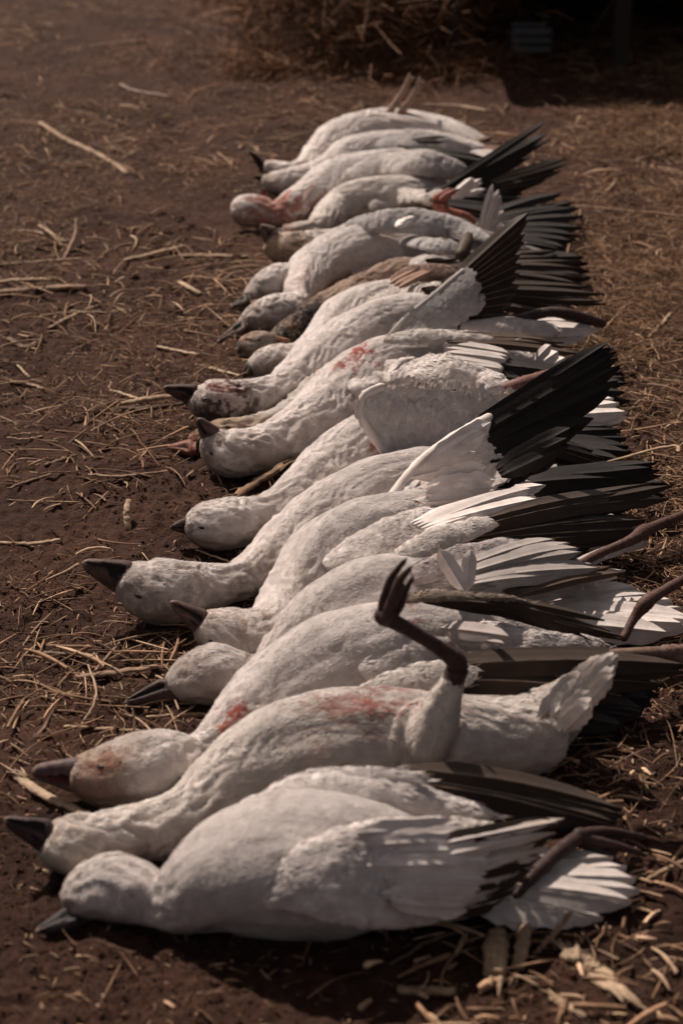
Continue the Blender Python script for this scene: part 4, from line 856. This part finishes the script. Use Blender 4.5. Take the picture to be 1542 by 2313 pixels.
stalk([(215,1515),(245,1480),(270,1452)], 7, 'thin straw slanting up from the tan cane piece', T2)
stalk([(200,1500),(218,1570),(185,1635)], 5, 'thin curved grass stem arching across the soil', T4, lifts=[.01,.02,.004])
stalk([(75,1665),(95,1650),(125,1600)], 9, 'grey straw bending up at lower left', T3)
stalk([(145,1640),(230,1646),(338,1652)], 11, 'pale pinkish straw lying level above the brown stained head', T1)
stalk([(300,1600),(304,1640),(300,1672)], 6, 'single upright grass stem above the brown stained head', T4, lifts=[.05,.03,.0])
stalk([(330,1620),(430,1612),(520,1612)], 9, 'tan straw pointing into the bloody shoulder', T1)
stalk([(40,1752),(90,1790),(190,1838)], 26, 'splintered pale cane between the two lowest left bills', T4, split=9)
stalk([(130,1680),(148,1712)], 14, 'short splinter standing above the lowest brown bill', T2, lifts=[.03,.0])
stalk([(1122,2110),(1118,2150),(1118,2205)], 56, 'thick pale cane stub under the tail feathers at lower right', T1, flat=.7, lifts=[.01,.012,.01], split=4)
stalk([(1188,2080),(1180,2130),(1168,2190)], 32, 'narrower pale cane stub beside the thick one at lower right', T1, flat=.7, lifts=[.01,.012,.006], split=3)
stalk([(1200,2160),(1240,2120),(1290,2060)], 15, 'thin stalk slanting up beside the two cane stubs', T2, lifts=[.0,.015,.03])
stalk([(900,2235),(960,2237),(1030,2240)], 30, 'short pale cane chunk lying level at the bottom', T1)
stalk([(1285,2150),(1340,2190),(1400,2245)], 62, 'broad splintered cane slab at the lower right corner', T4, flat=.3, split=10)
stalk([(1240,2250),(1270,2265),(1300,2290)], 30, 'broken Y shaped cane piece near the bottom edge', T1, split=5)
stalk([(1450,1990),(1500,1965),(1560,1935)], 11, 'thin orange straw at the right edge beside the tail', T1, split=3)
stalk([(1330,1985),(1340,1978)], 6, 'tiny straw end by the foot at lower right', T1)
stalk([(1465,760),(1490,735),(1512,708)], 9, 'curled pale straw on the right side above the raised black wing', T1)
stalk([(1240,465),(1340,468),(1560,490)], 8, 'long thin straw running to the right edge behind the wings', T2)
stalk([(960,236),(1040,240),(1100,250)], 10, 'bright pale straw behind the farthest goose', T4, split=5)
stalk([(1250,1075),(1500,1010),(1535,1020)], 10, 'dry tan stalk sticking out at the right edge behind the black wing tips', T1, lifts=[.0,.06,.08])
stalk([(880,2180),(980,2120),(1110,2085)], 9, 'thin shaded straw slanting under the front goose', T3)

def rx(y): return 1542/2*1.08*(y*math.cos(TH)+CAMH*math.sin(TH))/FPX
def scatter(n, y0, y1, dens=None, bias=1.0):
    out = []
    while len(out) < n:
        m = n; y = y0*(y1/y0)**RNG.random(m); x = RNG.uniform(-1, 1, m)*np.array([rx(q)+0.05 for q in y])
        P = np.stack([x, y, np.zeros(m)], 1)
        k = RNG.random(m) < (np.clip(0.5+0.9*vnoise(P, 2.3, 21)+0.4*vnoise(P, 8, 22), 0.06, 1) if dens is None else dens(P))
        out += list(zip(x[k], y[k]))
    return np.array(out[:n])
def front(P): return np.clip(0.5+0.9*vnoise(P, 2.3, 21)+0.4*vnoise(P, 8, 22), 0.06, 1)*np.clip((P[:, 1]-1.9)/1.1, .16, 1)
def right(P):   # far and right hand ground carries more straw
    sc = np.clip(0.35+0.8*vnoise(P, 2.3, 21)+0.4*vnoise(P, 8, 22), 0.05, 1)
    return sc*np.clip((P[:, 1]-2.0)/1.6, .08, 1)*np.clip(0.35+0.9*(P[:, 0] > 0.12*P[:, 1]) + 0.35*(P[:, 1]-3.5)/3, 0.2, 1)
# thin fibres and chopped straw nobody could count
def litter(name, xy, L0, L1, w0, w1, cols, label, curve=0.15, up=0.004, align=0.0):
    z = gh(xy[:, 0], xy[:, 1]); n = len(xy); mb = MB(); m = 6
    a = RNG.uniform(0, 2*math.pi, n) if align == 0 else RNG.normal(0, align, n)
    L = L0*(L1/L0)**RNG.random(n); wd = RNG.uniform(w0, w1, n)
    d = np.stack([np.cos(a), np.sin(a), RNG.normal(0, .10, n)], 1); s = np.stack([-np.sin(a), np.cos(a), RNG.normal(0, .5, n)], 1)
    cv = RNG.normal(0, curve, n)*L; ft = RNG.random(n)*up+wd*.3; ar = RNG.random(n)*L*.10
    V = []; tp_ = RNG.uniform(-1.3, 1.3, n)
    for i in range(m):
        t = i/(m-1)-.5; c = np.stack([xy[:, 0], xy[:, 1], z+ft], 1)+d*(L*t)[:, None]+np.stack([-np.sin(a), np.cos(a), np.zeros(n)], 1)*(cv*(t*t*4-.3))[:, None]
        c[:, 2] += ar*(1-4*t*t); ww = (wd*(1-.25*abs(2*t)**3)*(1+tp_*t)*RNG.uniform(.75, 1.2, n))[:, None]
        V += [c-s*ww*.5, c+np.array([0, 0, 1])*ww*.28, c+s*ww*.5, c-np.array([0, 0, 1])*ww*.3]
    V = np.stack(V, 1).reshape(-1, 3); b = (np.arange(n)*m*4)[:, None]
    F = np.array([[i*4+j, i*4+(j+1) % 4, (i+1)*4+(j+1) % 4, (i+1)*4+j] for i in range(m-1) for j in range(4)])
    cc = np.array(cols)[RNG.integers(0, len(cols), n)]*RNG.uniform(.6, 1.2, n)[:, None]
    U = np.tile(np.array([[j/4, i/m] for i in range(m) for j in range(4)]), (n, 1))+np.repeat(RNG.random((n, 2))*9, m*4, axis=0)
    mb.add(V, (b+F.reshape(1, -1)).reshape(-1, 4), np.repeat(cc, m*4, axis=0), U)
    return tag(mb.build(name, M_STRAW), label, 'litter', kind='stuff')
litter('chopped_straw', scatter(20000, 1.8, 9.5, front), .003, .024, .0008, .0030, STR, 'chopped straw bits and fibres scattered over the soil', curve=.05)
litter('straw_fibres', scatter(9000, 1.9, 9, right), .02, .11, .0008, .0022, STR, 'thin dry straw fibres lying over the soil', curve=.07, up=.012)
litter('coarse_straw', scatter(4300, 2.3, 9.5, lambda P: np.clip((P[:, 1]-2.0)/2.6, .1, 1)*np.clip(.35+1.3*vnoise(P, 2.2, 61)+.5*vnoise(P, 7, 62), .03, 1)), .025, .17, .0018, .0055, STR[:4], 'coarse broken straw pieces strewn about', curve=.06)
litter('hay_mat', scatter(15000, 2.8, 8.0, lambda P: np.clip((P[:, 0]-0.11*P[:, 1])*4, 0, 1)*np.clip((P[:, 1]-2.6)*.7, 0, 1)*np.clip(.6+vnoise(P, 5, 31), .1, 1)), .012, .06, .0008, .0022, [c*np.array([.9,.84,.78]) for c in STR], 'mat of fine hay on the ground behind the tails', curve=.13, up=.015)
litter('wood_chips', scatter(260, 1.8, 2.7, lambda P: np.clip((P[:, 0]+.02)*5, 0.02, 1)*np.clip((2.62-P[:, 1])*4, 0, 1)), 0.015, .09, .0025, .008, [c*1.3 for c in STR], 'cane chips and splinters on the soil at the front right', curve=.03, up=.006)
# soil crumbs and small clods
def clods(n, r0, r1, y0, y1, label):
    xy = scatter(n, y0, y1, lambda P: np.clip(.45+.8*vnoise(P, 5, 41), .05, 1)); z = gh(xy[:, 0], xy[:, 1]); mb = MB()
    ph = (1+5**.5)/2
    ico = np.array([(-1,ph,0),(1,ph,0),(-1,-ph,0),(1,-ph,0),(0,-1,ph),(0,1,ph),(0,-1,-ph),(0,1,-ph),(ph,0,-1),(ph,0,1),(-ph,0,-1),(-ph,0,1)])/1.9
    fc = np.array([(0,11,5),(0,5,1),(0,1,7),(0,7,10),(0,10,11),(1,5,9),(5,11,4),(11,10,2),(10,7,6),(7,1,8),(3,9,4),(3,4,2),(3,2,6),(3,6,8),(3,8,9),(4,9,5),(2,4,11),(6,2,10),(8,6,7),(9,8,1)])
    r = r0*(r1/r0)**(RNG.random(n)**2)
    V = ico[None]*r[:, None, None]*RNG.uniform(.6, 1.35, (n, 12, 1))*RNG.uniform(.7, 1.3, (n, 1, 3)); V[:, :, 2] *= .55
    V += np.stack([xy[:, 0], xy[:, 1], z+r*.25], 1)[:, None]
    mb.add(V.reshape(-1, 3), ((np.arange(n)*12)[:, None, None]+fc[None]).reshape(-1, 3), (.05, .03, .02))
    tag(mb.build('soil_crumbs', M_SOIL, smooth=False), label, 'soil', kind='stuff')
clods(36000, .0010, .0040, 1.8, 8.0, 'loose crumbs and small clods of dark soil')

# ================================================================== brush heap and added shade lean-to at the back
def mound(cx, cy, rxx, ryy, hh, seed):
    n = 40; V = []; F = []
    for i in range(n):
        for j in range(n):
            u, v = i/(n-1)*2-1, j/(n-1)*2-1; d = u*u+v*v; z = hh*max(0, 1-d)**.7
            V.append((cx+u*rxx, cy+v*ryy, z-.02))
    V = np.array(V); k = V[:, 2] > 0; V[:, 2] += np.where(k, .06*vnoise(V, 6, seed)+.03*vnoise(V, 16, seed+1), 0)
    V[:, :2] += .04*np.stack([vnoise(V, 5, seed+2), vnoise(V, 5, seed+3)], 1)
    F = [(i*n+j, (i+1)*n+j, (i+1)*n+j+1, i*n+j+1) for i in range(n-1) for j in range(n-1)]
    return V, F
mb = MB(); V, F = mound(.06, 7.8, .42, .80, .60, 50); mb.add(V, F, (0.05, 0.026, 0.015))
m = 21000; ii = RNG.integers(0, len(V), m)
for q in range(m):
    p = V[ii[q]]+RNG.normal(0, .03, 3)+np.array([1, 1, 0])*RNG.normal(0, .20, 3)*(RNG.random() < .35)
    if p[2] < 0: p[2] = RNG.uniform(.0, .03)
    a = RNG.uniform(0, 2*math.pi); el = RNG.normal(.1, .5); L = RNG.uniform(.05, .2)
    d = np.array([math.cos(a)*math.cos(el), math.sin(a)*math.cos(el), math.sin(el)]); s = unit(np.cross(d, RNG.normal(0, 1, 3)))*RNG.uniform(.0005, .0014)
    bnd = RNG.normal(0, .02, 3); P3 = [p-d*L/2, p+bnd, p+d*L/2]; vv = []
    for P_ in P3: vv += [P_-s, P_+s]
    mb.add(vv, [(0, 1, 3, 2), (2, 3, 5, 4)], STR[RNG.integers(0, 5)]*RNG.uniform(.4, 1.0)*np.array([1.0,.82,.72]))
tag(mb.build('brush_heap', M_STRAW, None, (.0, 7.75, 0)), 'tangled brown heap of dry brush and straw rising at the top of the view', 'brush heap')
# made-up low lean-to, its roof out of view and lowered to darken inside
e = bpy.data.objects.new('shade_lean_to', None); C.objects.link(e); e.location = (1.6, 7.9, 0); tag(e, 'made-up low dark lean-to added to cast deep shade at the top right', 'shade_lean_to')
def box(name, c, s, parent, mt=M_WOOD, origin=(1.6, 7.9, 0), jit=0):
    mb = MB(); c = np.array(c); s = np.array(s)/2
    V = [c+s*np.array(k) for k in ((-1,-1,-1),(1,-1,-1),(1,1,-1),(-1,1,-1),(-1,-1,1),(1,-1,1),(1,1,1),(-1,1,1))]
    mb.add(V, [(0,3,2,1),(4,5,6,7),(0,1,5,4),(1,2,6,5),(2,3,7,6),(3,0,4,7)], (.03,.02,.015))
    o = mb.build(name, mt, parent, origin, smooth=False)
    md = o.modifiers.new('bevel', 'BEVEL'); md.width = .006; md.segments = 2
    return o
box('shade_side_wall', (.40, 8.5, .28), (.05, 2.5, .62), e); box('shade_side_wall', (3.3, 8.5, .28), (.05, 2.5, .62), e)
box('shade_back_wall', (1.86, 9.735, .28), (2.93, .06, .62), e); box('shade_roof', (1.86, 8.45, .635), (3.2, 2.9, .08), e)
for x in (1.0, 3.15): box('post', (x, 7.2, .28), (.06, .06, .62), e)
# pale plastic crate standing inside
ce = bpy.data.objects.new('crate', None); C.objects.link(ce); cx, cy = W(1195,130,0)[:2]; cy = 7.42; cx = PY(1195,100,cy)[0]; ce.location = (cx, cy, 0)
tag(ce, 'small pale grey plastic crate standing in the shade of the added lean-to', 'crate')
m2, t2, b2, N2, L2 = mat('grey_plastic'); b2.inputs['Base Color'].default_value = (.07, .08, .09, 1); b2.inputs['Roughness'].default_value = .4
for k, z in enumerate((.024, .056, .088)):
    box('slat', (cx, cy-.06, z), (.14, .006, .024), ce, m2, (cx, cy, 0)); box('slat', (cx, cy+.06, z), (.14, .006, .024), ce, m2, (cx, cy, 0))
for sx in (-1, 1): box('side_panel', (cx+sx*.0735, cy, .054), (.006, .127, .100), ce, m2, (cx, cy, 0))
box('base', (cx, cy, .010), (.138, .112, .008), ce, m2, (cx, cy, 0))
# bright stick leaning at the mouth of the added lean-to
stalk([(957,118),(985,60),(1012,0)], 9, 'bright stick leaning between the brush heap and the added dark lean-to', T1, lifts=[.0,.14,.28])
stalk([(1320,95),(1350,50),(1385,0)], 6, 'thin grey stick leaning inside the added dark lean-to', T3, lifts=[.0,.1,.2])
